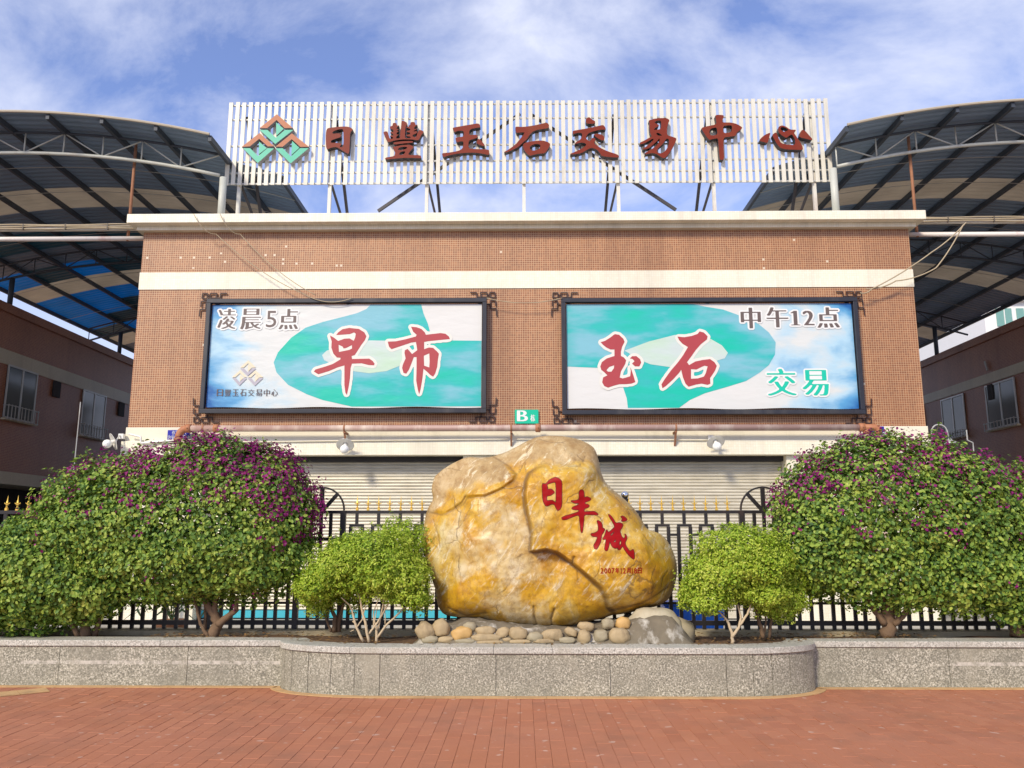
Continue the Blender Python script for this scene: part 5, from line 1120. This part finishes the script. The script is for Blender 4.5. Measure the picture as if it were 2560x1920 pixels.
def rock_front(x, z):
    """depth offset of the front skin (towards the viewer positive), plus colour weights"""
    a = np.arctan2(z - CZ, x - CX); r = np.hypot(x - CX, z - CZ); s = np.clip(r / np.interp(a, ang, rad), 0, 1)
    T = 0.52 * (1 - s ** 4.6) ** 0.5
    wx = x + .05 * fbm(x, z, 2.5, 7.0, 3); wz = z + .05 * fbm(x, z, 2.5, 8.0, 3)      # broad flat facets meeting in creases
    for a_, b_, c_, k_ in ((-.35, .94, .62, .42), (-.98, .18, .88, .55), (.72, .70, .90, .45), (.55, -.83, 1.02, .40), (-.45, -.89, .95, .30), (.98, .1, 1.02, .6)):
        T = T - k_ * np.maximum(0, (wx - CX) * a_ + (wz - CZ) * b_ - c_) * (1 - s ** 8)
    sb = sdist(x, z, blockp); fade = 1 - sst(ztop, zfd, z)
    edge = (1 - s ** 6)
    w1 = .018 + .02 * (fbm(x, z, 2.0, 9.0, 2) + .6).clip(0, 1)
    T += .15 * sst(-.004, w1 * 1.0, sb) * fade * edge * (1 - .45 * sst(.1, 1.2, sb))
    sk = sdist(x, z, knobp); T += .05 * sst(-.004, .03, sk) * edge
    dirt_shade = np.exp(-((sb + .010) / .013) ** 2) * fade * .9 + np.exp(-((sk + .006) / .010) ** 2) * .6 + .45 * sst(-.004, .004, sb) * (1 - sst(.014, .04, sb)) * fade  # block and knob edge terms put step shading into the colour
    for poly, w, dep in grooves:
        d = sdist(x, z, poly, False); g = np.exp(-(d / w) ** 2); T -= dep * g * edge; dirt_shade += .7 * np.exp(-(d / (w * .8)) ** 2)
    T += edge * (.036 * fbm(x, z, 1.6, 3.0, 4) + .014 * fbm(x, z, 6.0, 5.0, 3))
    return T, s, sb, sk, np.clip(dirt_shade, 0, 1)
NA, NR = 420, 150
th = np.linspace(-np.pi, np.pi, NA, endpoint=False); ro = np.interp(th, ang, rad)
ro = ro + .012 * np.array([noise.fractal((math.cos(a) * 5, math.sin(a) * 5, 2), .9, 2.1, 4) for a in th])
sr = 1 - (1 - np.linspace(0.006, 1, NR)) ** 1.25
GX = CX + np.outer(sr * .995, ro * np.cos(th)); GZ = CZ + np.outer(sr * .995, ro * np.sin(th))
T, S_, SB, SK, DIRT_SHADE = rock_front(GX, GZ)
NB = 26; sb_ = np.linspace(1, 0.02, NB)
BX = CX + np.outer(sb_ * .995, ro * np.cos(th)); BZ = CZ + np.outer(sb_ * .995, ro * np.sin(th))
TB = .36 * (1 - np.clip(sb_, 0, 1) ** 3) ** .5
BYY = RKY + .02 + TB[:, None] + .05 * np.sin(BX * 5) * np.cos(BZ * 4) * (1 - sb_[:, None] ** 4)
verts = np.concatenate([np.stack([GX.ravel(), (RKY - T).ravel(), GZ.ravel()], 1), np.stack([BX.ravel(), BYY.ravel(), BZ.ravel()], 1)])
rows = NR + NB; idx = np.arange(rows * NA).reshape(rows, NA)
q = np.stack([idx[:-1], np.roll(idx[:-1], -1, 1), np.roll(idx[1:], -1, 1), idx[1:]], -1).reshape(-1, 4)
bo = Vector((CX, RKY, PH))
rock = thing('inscribed_boulder', 'large polished yellow boulder carved with red characters 日丰城', 'boulder', tuple(bo))
me = bpy.data.meshes.new('boulder'); me.from_pydata((verts - np.array(bo)).tolist(), [], q.tolist() + [tuple(range(NA))[::-1], tuple(int(i) for i in idx[-1])])
me.materials.append(M['rock']); me.polygons.foreach_set('use_smooth', [True] * len(me.polygons))
hz = (GZ - GZ.min()) / (GZ.max() - GZ.min())
crust = .95 * sst(.70, .92, hz) + .8 * sst(.82, 1.0, S_) + .75 * sst(0, .1, SK) * sst(.55, .75, hz) - .12
un = (GX - GX.min()) / (GX.max() - GX.min())
palew = .85 * np.exp(-((un - .34) / .20) ** 2 - ((hz - .42) / .34) ** 2) * (SB < 0) + .35 * np.exp(-((un - .12) / .06) ** 2 - ((hz - .45) / .3) ** 2) + .5 * np.exp(-((un - .42) / .1) ** 2 - ((hz - .05) / .08) ** 2) + .30 * np.exp(-((un - .62) / .1) ** 2 - ((hz - .78) / .12) ** 2)
ca = np.zeros((rows * NA, 4)); ca[:, 3] = 1; ca[:NR * NA, 0] = crust.ravel().clip(0, 1); ca[:NR * NA, 1] = palew.ravel().clip(0, 1); ca[:NR * NA, 2] = DIRT_SHADE.ravel(); ca[NR * NA:, 0] = .8
at = me.color_attributes.new('mineral', 'FLOAT_COLOR', 'POINT'); at.data.foreach_set('color', ca.ravel())
bm = bmesh.new(); bm.from_mesh(me); bmesh.ops.recalc_face_normals(bm, faces=bm.faces); bm.to_mesh(me); bm.free()
link('stone', me, rock)
from mathutils.interpolate import poly_3d_calc  # noqa
from mathutils.bvhtree import BVHTree
bvh = BVHTree.FromPolygons([tuple(v) for v in verts[:NR * NA]], [tuple(int(i) for i in f) for f in q[:(NR - 1) * NA]])
def on_rock(px, py):
    d = ray(px, py).normalized(); h = bvh.ray_cast(Vector((0, 0, CAMZ)), d)
    return h[0], h[1], d
def rock_text(loops, name='inscription', lift=.004, mat='rock_red'):
    """loops in photo px; projected on the front skin"""
    bx0, bx1, by0, by1 = bbox(loops)
    v, f = fill_loops(loops, 0); bm = bmesh.new(); bv = [bm.verts.new((x, z, 0)) for x, d, z in v]
    for p_ in f:
        try: bm.faces.new([bv[i] for i in p_])
        except ValueError: pass
    for k in range(int((bx1 - bx0) / 5) + 1): bmesh.ops.bisect_plane(bm, geom=bm.verts[:] + bm.edges[:] + bm.faces[:], plane_co=(bx0 + k * 5 + .01, 0, 0), plane_no=(1, 0, 0))
    for k in range(int((by1 - by0) / 5) + 1): bmesh.ops.bisect_plane(bm, geom=bm.verts[:] + bm.edges[:] + bm.faces[:], plane_co=(0, by0 + k * 5 + .01, 0), plane_no=(0, 1, 0))
    bmesh.ops.remove_doubles(bm, verts=bm.verts, dist=.01)
    for vv in bm.verts:
        h, n_, d = on_rock(vv.co.x, vv.co.y)
        vv.co = (h - d * lift - bo) if h else Vector((0, 0, 0))
    bmesh.ops.recalc_face_normals(bm, faces=bm.faces)
    m_ = bpy.data.meshes.new(name); bm.to_mesh(m_); bm.free(); m_.materials.append(M[mat]); m_.polygons.foreach_set('use_smooth', [True] * len(m_.polygons))
    return link(name, m_, rock)
M['carved'] = simple('painted dark red edge shade', (0.10, 0.012, 0.006), 0.7, 0.3)  # flat dark outline, painted in place of the shade of a carved edge
def rock_char(loops):
    rock_text(halo(loops, 1.3, .5), 'painted_edge_shade', .002, 'carved'); rock_text(loops)
H = lambda p: smoothloop(zl((1330, 1170), 5.926, p))
rock_char([H([(150,228),(205,240),(250,180),(340,135),(400,155),(443,200),(440,400),(440,560),(415,610),(380,632),(355,590),(335,540),(290,530),(230,565),(195,555),(165,490),(155,380)]),
    H([(215,245),(290,215),(350,205),(358,300),(358,420),(355,520),(320,490),(290,475),(215,490),(215,410),(280,405),(335,360),(300,320),(260,310),(228,325),(230,280)])])
rock_char([H([(700,345),(720,325),(750,325),(768,350),(770,440),(820,425),(870,450),(865,475),(775,510),(790,535),(830,540),(850,560),(830,585),(770,605),(770,650),(860,645),(920,640),(980,680),(970,695),(870,690),(770,690),(765,800),(745,955),(730,955),(715,850),(700,690),(620,715),(500,765),(450,765),(440,735),(480,715),(600,680),(690,650),(700,620),(620,615),(590,605),(600,580),(690,545),(700,520),(630,520),(570,485),(640,485),(700,465)])])
rock_char([H([(960,775),(1010,790),(1040,835),(1040,885),(1080,905),(1060,950),(1030,990),(1020,1080),(990,1150),(960,1200),(925,1195),(915,1140),(950,1090),(975,1020),(930,1015),(890,1010),(868,975),(930,965),(985,930),(985,860)]),
    H([(1130,685),(1160,700),(1200,750),(1240,820),(1300,810),(1345,830),(1340,870),(1300,930),(1320,1000),(1355,1050),(1385,1020),(1375,970),(1405,1010),(1405,1050),(1375,1110),(1400,1170),(1450,1240),(1500,1200),(1515,1260),(1515,1360),(1440,1300),(1370,1210),(1345,1150),(1300,1215),(1265,1200),(1290,1180),(1230,1190),(1190,1170),(1150,1080),(1140,1150),(1115,1225),(1085,1220),(1075,1190),(1095,1100),(1100,1050),(1040,1060),(1080,1000),(1105,905),(1130,960),(1200,900),(1230,870),(1190,790),(1150,730)]),
    H([(1160,985),(1225,930),(1210,970),(1170,1010)]), H([(1200,1095),(1245,1050),(1240,1105)]), H([(1290,1110),(1310,1060),(1330,1110),(1300,1160)]), H([(1310,715),(1360,715),(1410,760),(1390,785),(1320,790),(1345,750)])])
dt = '2007年12月18日'; wds = [8.2] * 4 + [11.5, 5.5, 8.2, 11, 5.5, 8.2, 11.5]; xx = 1501
for ch, w in zip(dt, wds):
    lp = fit(glyph(ch), xx + .7, xx + w - .7, 1433.5, 1420.5 if ch not in '年月日' else 1419.5); lp = halo(lp, .45, .32); rock_text(lp, 'inscription', .004); xx += w + 1.0

# ================================================================== STONE BASE
base = thing('stone_base', 'mortared mound of river stones carrying the boulder', 'stones', (CX, 9.3, SOIL))
nx, ny = 90, 26; xm0, xm1 = Xf(1030, 9.2, 1580), Xf(1738, 9.2, 1580); v = []
for j in range(ny + 1):
    for i in range(nx + 1):
        u, w = i / nx, j / ny; x = xm0 + (xm1 - xm0) * u; y = 8.96 + (9.98 - 8.96) * w
        e = math.sin(math.pi * min(1, max(0, u))) ** .35 if 0 < u < 1 else 0
        prof = np.interp(u, [0, .06, .2, .4, .6, .75, .84, .92, 1], [0, .16, .26, .19, .16, .24, .31, .30, 0])
        h = prof * (min(1, w / .20) ** .75) * (1 if w < .8 else (1 - w) / .2)
        v.append((x, y, SOIL + .0 + h + (.025 * noise.fractal((x * 7, y * 7, 4), .9, 2, 3) if 0 < u < 1 else 0)))
mb = MB().add(v, [(j * (nx + 1) + i, j * (nx + 1) + i + 1, (j + 1) * (nx + 1) + i + 1, (j + 1) * (nx + 1) + i) for j in range(ny) for i in range(nx)])
build('mortar', mb, 'mortar', base, True)
def stone(px, py, w, h, Y, mat, ang_=0.0, rough=.10, lump=1.6):
    c = P(px, py, Y); k = Y / F * 1.0; a, b = w * k / 2, h * k / 2; d = min(a, b) * .9
    bm = bmesh.new(); bmesh.ops.create_icosphere(bm, subdivisions=3, radius=1); sd = random.uniform(0, 50)
    for vv in bm.verts:
        n_ = vv.co.normalized(); r = 1 + rough * noise.noise((n_.x * lump + sd, n_.y * lump, n_.z * lump)) + rough * .3 * noise.noise((n_.x * 5 + sd, n_.y * 5, n_.z * 5))
        p_ = [math.copysign(abs(q_) ** .86, q_) for q_ in n_]; x, y, z = p_[0] * a * r, p_[1] * d * r, p_[2] * b * r
        vv.co = (c.x + x * math.cos(ang_) - z * math.sin(ang_) - ORG[base].x, Y + y - ORG[base].y, c.z + x * math.sin(ang_) + z * math.cos(ang_) - ORG[base].z)
    m_ = bpy.data.meshes.new('river_stone'); bm.to_mesh(m_); bm.free(); m_.materials.append(M[mat]); m_.polygons.foreach_set('use_smooth', [True] * len(m_.polygons)); link('river_stone', m_, base)
pm = ['pebble', 'pebble2', 'pebble3', 'pebble']
for i, (cx_, cy_, w, h, a) in enumerate(((75,185,135,130,.5),(200,160,115,135,-.5),(110,250,120,58,0),(235,250,110,48,0),(360,205,150,100,-.25),(425,150,95,72,0),(550,183,145,68,0),(555,235,212,55,0),(385,262,150,34,0),(685,195,100,72,-.3),(590,272,185,28,0),(805,202,132,92,0),(720,250,60,28,0),(820,266,150,32,0),(940,230,112,72,0),(1080,215,148,86,0),(1010,262,150,34,0),(1225,190,92,62,.4),(1190,255,120,48,0),(1345,145,122,66,.1),(1330,230,96,100,0),(1460,220,106,86,0),(1515,125,92,80,0),(1635,122,106,96,0),(1605,222,158,116,0))):
    px, py = 1040 + cx_ / 3.16, 1520 + cy_ / 3.16
    Yd = 8.99 + .22 * max(0, (285 - cy_) / 285)
    stone(px, py, w / 3.16 * 1.08, h / 3.16 * 1.06, Yd - .005, ('pebble2' if i in (4, 23) else random.choice(['pebble', 'pebble', 'pebble3'])), a * -1, .2, 1.9)
stone(1040 + 1880 / 3.16, 1520 + 170 / 3.16, 420 / 3.16, 330 / 3.16, 9.35, 'bigstone', .1, .2, 1.3)
stone(1040 + 2085 / 3.16, 1520 + 210 / 3.16, 230 / 3.16, 250 / 3.16, 9.42, 'pebble3', -.35, .12)
stone(1040 + 1990 / 3.16, 1520 + 245 / 3.16, 230 / 3.16, 120 / 3.16, 9.12, 'bigstone', -.05, .15)

# ================================================================== PLANTS
def leaves_mesh(name, pts, nrm_, size, asp, mats, org, droop=.35, spread=.8):
    n = len(pts); nrm_ = nrm_ / np.linalg.norm(nrm_, axis=1, keepdims=True)
    up = nrm_ + RNG.normal(0, spread * .55, (n, 3)); up[:, 2] += .35; up /= np.linalg.norm(up, axis=1, keepdims=True)
    d = nrm_ * .6 + RNG.normal(0, spread, (n, 3)); d[:, 2] -= droop
    d -= up * np.sum(d * up, 1, keepdims=True); d /= np.linalg.norm(d, axis=1, keepdims=True) + 1e-9
    w = np.cross(up, d); l = size * RNG.uniform(.65, 1.25, (n, 1)); a = l * asp
    fold = RNG.uniform(.1, .4, (n, 1))
    c = pts
    v = np.stack([c - d * l * .5, c - d * l * .15 + w * a * .5 + up * a * .5 * fold, c + d * l * .22 + w * a * .42 + up * a * .4 * fold, c + d * l * .5 - up * l * .1, c + d * l * .22 - w * a * .42 + up * a * .4 * fold, c - d * l * .15 - w * a * .5 + up * a * .5 * fold], 1).reshape(-1, 3) - np.array(org)
    base_ = np.arange(n)[:, None] * 6
    f = np.concatenate([base_ + np.array([0, 1, 2, 3]), base_ + np.array([0, 3, 4, 5])], 1).reshape(-1)
    me = bpy.data.meshes.new(name); me.vertices.add(n * 6); me.vertices.foreach_set('co', v.ravel())
    me.loops.add(n * 8); me.loops.foreach_set('vertex_index', f.astype(np.int32)); me.polygons.add(n * 2); me.polygons.foreach_set('loop_start', np.arange(0, n * 8, 4, dtype=np.int32))
    me.materials.append(M[mats]); me.update(calc_edges=True); return me
def lumps(p, seed, sc, amp):
    r = np.random.default_rng(seed); o = np.zeros(len(p))
    for k in range(7):
        w = r.normal(0, sc * (1 + .5 * k), 3); o += np.sin(p @ w + r.uniform(0, 6.28)) / (1 + .45 * k)
    return amp * o / 3
def crown_pts(ells, n, seed, k0=.72, k1=1.03, lump=.07, sc=4.0, frontbias=.55):
    ells = [(np.array(c), np.array(r)) for c, r in ells]; area = np.array([(r[0] * r[1] + r[0] * r[2] + r[1] * r[2]) for c, r in ells]); P_, N_ = [], []
    for (c, r), m in zip(ells, (area / area.sum() * n * 1.6).astype(int)):
        d = RNG.normal(0, 1, (m, 3)); d /= np.linalg.norm(d, axis=1, keepdims=True)
        keep = (d[:, 1] < .25) | (RNG.random(m) < frontbias); d = d[keep]
        k = k0 + (k1 - k0) * RNG.random(len(d)) ** .55; p = c + d * r * k[:, None]
        p = p + d * (lumps(p, seed, sc, lump))[:, None]
        ok = np.ones(len(d), bool)
        for c2, r2 in ells:
            if c2 is c: continue
            ok &= (np.linalg.norm((p - c2) / r2, axis=1) > .74)
        nn = d / r; P_.append(p[ok]); N_.append(nn[ok])
    return np.concatenate(P_), np.concatenate(N_)
def px_ell(px, py, Y, wpx, hpx, dep):
    c = P(px, py, Y); k = (Y * math.cos(PITCH) + (c.z - CAMZ) * math.sin(PITCH)) / F; return ((c.x, Y, c.z), (wpx * k, dep, hpx * k))
def branch(pxs, Y, r0, r1, dy=0):
    n = len(pxs); pts = [P(x, y, Y + dy * i / max(1, n - 1)) for i, (x, y) in enumerate(pxs)]; return pts, [r0 + (r1 - r0) * i / (n - 1) for i in range(n)]
def trunk(name, brs, mat, parent):
    for pts, rs in brs:
        pp, rr2 = [], []
        for i in range(len(pts) - 1):
            for k in range(4):
                u = k / 4; pp.append(pts[i].lerp(pts[i + 1], u) + Vector((random.gauss(0, .15), random.gauss(0, .15), 0)) * rs[i]); rr2.append(rs[i] * (1 - u) + rs[i + 1] * u)
        pp.append(pts[-1]); rr2.append(rs[-1]); build(name, MB().tube(pp, rr2, 8), mat, parent, True)
def bougainvillea(label, ells, n, stems, base_px, flowers, seed):
    b = P(*base_px, 9.62); o = thing('bougainvillea_bush', label, 'bush', (b.x, 9.62, SOIL), 'bougainvillea bushes in the planter')
    pts, nr = crown_pts(ells, n, seed, .52, 1.03, .11, 7.0); pm_ = RNG.permutation(len(pts)); pts, nr = pts[pm_], nr[pm_]
    hp, hn = pts[::2], nr[::2]; sel0 = np.arange(len(hp)) < int(len(hp) * .7)
    sp0, sn0 = np.repeat(hp[sel0], 3, 0), np.repeat(hn[sel0], 3, 0); sp0 = sp0 + RNG.normal(0, .028, sp0.shape)
    link('foliage', leaves_mesh('foliage', np.concatenate([sp0, hp[~sel0]]), np.concatenate([sn0, hn[~sel0]]), .049, .66, 'leaf_boug', ORG[o]), o)
    # looser shoots poking out of the outline
    sp, sn = crown_pts(ells, int(n * .02), seed + 3, 1.0, 1.10, .11, 7.0)
    ok = sn[:, 2] > -.1; sp, sn = sp[ok], sn[ok]; sp2 = np.repeat(sp, 4, 0) + RNG.normal(0, .03, (len(sp) * 4, 3)); link('foliage', leaves_mesh('foliage', sp2, np.repeat(sn, 4, 0), .05, .62, 'leaf_boug', ORG[o], .1), o)
    # bract clusters
    fp, fn = crown_pts(ells, flowers[0] * 9, seed, .98, 1.06, .11, 7.0)
    x0, x1 = pts[:, 0].min(), pts[:, 0].max(); z0, z1 = pts[:, 2].min(), pts[:, 2].max()
    u = np.clip((fp[:, 0] - x0) / (x1 - x0), 0, 1); w = np.clip((fp[:, 2] - z0) / (z1 - z0), 0, 1)
    pr = flowers[1](u, w) * (fp[:, 1] < 9.85) * np.clip(.75 + .6 * lumps(fp, seed + 9, 6.5, 1.0), .15, 2)
    pr = pr ** 1.35 + 1e-6; sel = RNG.choice(len(pr), min(flowers[0], len(pr)), replace=False, p=pr / pr.sum()); fp, fn = fp[sel], fn[sel]
    m = 5; cp = np.repeat(fp, m, 0) + RNG.normal(0, .034, (len(fp) * m, 3)) + np.repeat(fn / np.linalg.norm(fn, axis=1, keepdims=True), m, 0) * .02
    link('blossom', leaves_mesh('blossom', cp, np.repeat(fn, m, 0), .036, .8, 'bract', ORG[o], .1, 1.0), o)
    # stray shoots
    tw = MB(); lp_, ln_ = [], []
    for k in RNG.choice(len(sp), min(46, len(sp)), replace=False):
        a = Vector(sp[k]); d = (Vector(sn[k]).normalized() + Vector((random.gauss(0, .5), -.15, random.uniform(.1, .9)))).normalized(); ln = random.uniform(.10, .26); a = a - d * .06
        q = [a + d * ln * i / 5 + Vector((0, 0, -.05 * (i / 5) ** 2)) for i in range(6)]; tw.tube(q, [.004, .0036, .003, .0026, .002, .0015], 4)
        for i in range(1, 6):
            for _ in range(2): lp_.append(np.array(q[i]) + RNG.normal(0, .014, 3)); ln_.append(np.array(d) + RNG.normal(0, .6, 3))
    setp(build('twigs', tw, 'stem_brown', o), kind='stuff'); link('foliage', leaves_mesh('foliage', np.array(lp_), np.array(ln_), .045, .62, 'leaf_boug', ORG[o], .1, .8), o)
    trunk('trunk', stems, 'stem_brown', o); return o
BYP = 9.62
bougainvillea('big bougainvillea bush left of the boulder, thick with magenta bracts on its right shoulder',
    [px_ell(520, 1300, BYP, 262, 192, .62), px_ell(330, 1310, BYP, 210, 168, .58), px_ell(640, 1290, BYP, 148, 155, .52), px_ell(590, 1390, BYP, 190, 105, .5), px_ell(560, 1190, BYP, 120, 95, .40), px_ell(235, 1310, BYP, 150, 140, .5), px_ell(400, 1400, BYP, 200, 110, .55)], 52000,
    [branch([(528, 1592), (545, 1560), (530, 1530), (500, 1480)], BYP, .075, .03), branch([(545, 1562), (565, 1545), (590, 1525), (592, 1490)], BYP - .03, .045, .02), branch([(520, 1592), (502, 1560), (488, 1510), (480, 1470)], BYP - .05, .022, .012), branch([(535, 1545), (540, 1500), (560, 1450)], BYP, .04, .02), branch([(512, 1590), (514, 1540), (512, 1480)], BYP + .04, .02, .014)],
    (528, 1590), (1150, lambda u, w: np.clip((w - .36) * 1.9, 0, 1) ** 1.3 * (.6 + .6 * u ** 1.5) + 1.2 * np.clip((u - .82) * 6, 0, 1) * np.clip((w - .3) * 2, 0, 1) + .01), 21)
bougainvillea('low yellow green bougainvillea bush at the far left edge',
    [px_ell(90, 1440, BYP - .05, 190, 128, .5), px_ell(-60, 1460, BYP - .05, 150, 118, .48), px_ell(100, 1380, BYP, 110, 95, .45), px_ell(210, 1480, BYP - .05, 110, 75, .42)], 30000,
    [branch([(215, 1592), (210, 1550), (190, 1490)], BYP, .06, .03), branch([(235, 1592), (250, 1540), (260, 1480)], BYP + .05, .04, .02), branch([(195, 1592), (170, 1540), (130, 1490)], BYP - .05, .03, .015)], (215, 1590), (40, lambda u, w: np.clip((w - .6) * 2.5, 0, 1) + .02), 33)
bougainvillea('big bougainvillea bush right of the boulder, green with scattered magenta bracts',
    [px_ell(2190, 1290, BYP, 250, 185, .62), px_ell(2080, 1310, BYP, 150, 155, .55), px_ell(2370, 1300, BYP, 220, 170, .6), px_ell(2200, 1410, BYP, 230, 105, .55), px_ell(2040, 1380, BYP, 110, 110, .48), px_ell(2400, 1420, BYP, 190, 110, .52), px_ell(2240, 1190, BYP, 210, 95, .45)], 52000,
    [branch([(2222, 1592), (2222, 1550), (2215, 1510), (2190, 1470)], BYP, .085, .05), branch([(2212, 1560), (2190, 1530), (2170, 1500), (2165, 1470)], BYP - .03, .04, .02), branch([(2235, 1560), (2260, 1535), (2285, 1505), (2290, 1470)], BYP - .04, .04, .02), branch([(2228, 1540), (2240, 1500), (2245, 1460)], BYP + .03, .045, .025)],
    (2222, 1590), (620, lambda u, w: np.clip((w - .34) * 2.0, 0, 1) * .8 + .5 * np.clip((u - .55) * 2, 0, 1) * np.clip((w - .35) * 2, 0, 1) + .01), 45)
bougainvillea('bougainvillea bush cut off by the right edge of the picture',
    [px_ell(2600, 1330, BYP, 190, 160, .58), px_ell(2560, 1440, BYP - .04, 150, 120, .5), px_ell(2690, 1420, BYP, 150, 130, .5)], 26000,
    [branch([(2540, 1592), (2545, 1540), (2560, 1490)], BYP, .07, .04), branch([(2555, 1592), (2590, 1540), (2610, 1490)], BYP, .05, .03)], (2540, 1590), (110, lambda u, w: np.clip((w - .45) * 2, 0, 1) + .01), 57)
def box_shrub(label, ells, n, stems, base_px, Y, seed, mat='stem_pale'):
    b = P(*base_px, Y); o = thing('box_shrub', label, 'shrub', (b.x, Y, SOIL), 'small box shrubs beside the boulder')
    pts, nr = crown_pts(ells, n // 5, seed, .50, 1.06, .10, 10.0)
    m = 5; pts2 = np.repeat(pts, m, 0) + RNG.normal(0, .014, (len(pts) * m, 3)); nn = np.repeat(nr, m, 0)
    link('foliage', leaves_mesh('foliage', pts2, nn, .030, .52, 'leaf_box', ORG[o], -.25, .9), o)
    sp, sn = crown_pts(ells, int(n * .012), seed + 3, 1.0, 1.18, .12, 10.0); sp2 = np.repeat(sp, 7, 0) + RNG.normal(0, .016, (len(sp) * 7, 3)); link('foliage', leaves_mesh('foliage', sp2, np.repeat(sn, 7, 0), .030, .5, 'leaf_box', ORG[o], -.3, .8), o)
    trunk('stem', stems, mat, o); return o
Z7 = lambda p: zl((640, 1480), 5.267, p)
box_shrub('bright green box shrub with bare pale stems just left of the boulder',
    [px_ell(920, 1402, 9.22, 120, 78, .40), px_ell(850, 1424, 9.22, 82, 56, .34), px_ell(1010, 1445, 9.22, 62, 60, .32), px_ell(790, 1466, 9.2, 50, 36, .26), px_ell(1045, 1497, 9.18, 36, 28, .2), px_ell(955, 1440, 9.2, 84, 42, .34)], 40000,
    [branch(Z7([(1410, 650), (1320, 470), (1280, 300), (1240, 180), (1120, 70)]), 9.2, .016, .006), branch(Z7([(1480, 660), (1440, 400), (1400, 250), (1370, 80), (1300, -60)]), 9.2, .017, .007), branch(Z7([(1585, 665), (1590, 500), (1620, 430), (1680, 130), (1640, -60)]), 9.2, .016, .006), branch(Z7([(1600, 600), (1720, 430), (1830, 330), (1950, 210), (2050, 160)]), 9.2, .014, .007), branch(Z7([(1490, 550), (1600, 400), (1690, 250), (1760, 120), (1840, 30)]), 9.18, .012, .006), branch(Z7([(1550, 480), (1550, 260), (1610, 100), (1620, -60)]), 9.2, .009, .004), branch(Z7([(1590, 500), (1560, 380), (1600, 200)]), 9.18, .008, .004), branch(Z7([(1330, 460), (1400, 360), (1450, 150)]), 9.2, .008, .004), branch(Z7([(1700, 430), (1700, 300), (1690, 160), (1720, 0)]), 9.19, .006, .003), branch(Z7([(1290, 500), (1240, 520)]), 9.2, .005, .003), branch(Z7([(1330, 430), (1270, 385)]), 9.2, .008, .006)],
    (930, 1604), 9.22, 71)
box_shrub('darker box shrub standing behind the bright one on the left',
    [px_ell(1010, 1380, 9.7, 70, 78, .34), px_ell(880, 1440, 9.7, 90, 70, .32), px_ell(800, 1480, 9.62, 60, 48, .26)], 18000,
    [branch([(835, 1580), (838, 1545), (825, 1510), (810, 1480)], 9.62, .03, .012), branch([(845, 1580), (850, 1540), (865, 1490)], 9.64, .028, .012), branch([(828, 1580), (815, 1545), (800, 1520)], 9.6, .015, .008)], (838, 1580), 9.64, 83, 'stem_brown')
Z6 = lambda p: zl((1640, 1040), 2.404, p)
box_shrub('bright green box shrub with forked pale stems just right of the boulder',
    [px_ell(1850, 1392, 9.2, 112, 72, .40), px_ell(1800, 1440, 9.2, 84, 60, .36), px_ell(1742, 1470, 9.18, 42, 38, .24), px_ell(1890, 1424, 9.22, 86, 68, .38), px_ell(1765, 1505, 9.15, 48, 28, .22), px_ell(1905, 1480, 9.2, 60, 40, .3)], 40000,
    [branch(Z6([(460, 1370), (455, 1300), (430, 1230), (390, 1185), (250, 1150)]), 9.12, .020, .005), branch(Z6([(458, 1330), (500, 1270), (510, 1210), (490, 1130)]), 9.12, .018, .008), branch(Z6([(500, 1262), (550, 1190), (570, 1130), (540, 1080)]), 9.12, .014, .007), branch(Z6([(455, 1310), (440, 1260), (420, 1220)]), 9.12, .010, .006)], (1830, 1606), 9.2, 95)
box_shrub('box shrub with brown stems at the foot of the right bougainvillea',
    [px_ell(1930, 1440, 9.5, 85, 80, .34), px_ell(1950, 1500, 9.45, 62, 42, .28)], 16000,
    [branch([(1908, 1594), (1900, 1560), (1890, 1530), (1885, 1490)], 9.4, .026, .012), branch([(1924, 1594), (1928, 1555), (1935, 1510)], 9.42, .018, .01), branch([(1910, 1590), (1915, 1555), (1910, 1500)], 9.42, .014, .008)], (1912, 1592), 9.45, 99, 'stem_brown')
# potted palm behind the left fence
pb = P(430, 1540, 12.5); t = thing('potted_palm', 'dark drooping palm in the yard behind the left fence', 'plant', (pb.x, 12.5, 0))
build('pot', MB().lathe((pb.x, 12.5, 0), (0, 0, 1), [(.001, .0), (.16, .0), (.22, .34), (.24, .36), (.2, .36), (.19, .31), (.001, .31)], 18), 'rust', t, True)
for k in range(13):
    a = 2 * math.pi * k / 13 + random.uniform(-.2, .2); L_ = random.uniform(.6, .85); mb = MB(); rib = []
    for i in range(10): u = i / 9; rib.append(Vector((pb.x + math.cos(a) * L_ * u, 12.5 + math.sin(a) * L_ * u, .35 + .55 * math.sin(u * 2.4) - .15 * u)))
    mb.tube(rib, .008, 4); d = Vector((-math.sin(a), math.cos(a), 0))
    for i in range(2, 10):
        for sgn in (-1, 1):
            p0 = rib[i]; tip = p0 + d * sgn * .2 + (rib[i] - rib[i - 1]).normalized() * .12 - Vector((0, 0, .08)); w_ = (rib[i] - rib[i - 1]) * .18
            mb.add([p0 - w_, p0 + w_, tip], [(0, 1, 2)])
    build('frond', mb, 'palm', t)
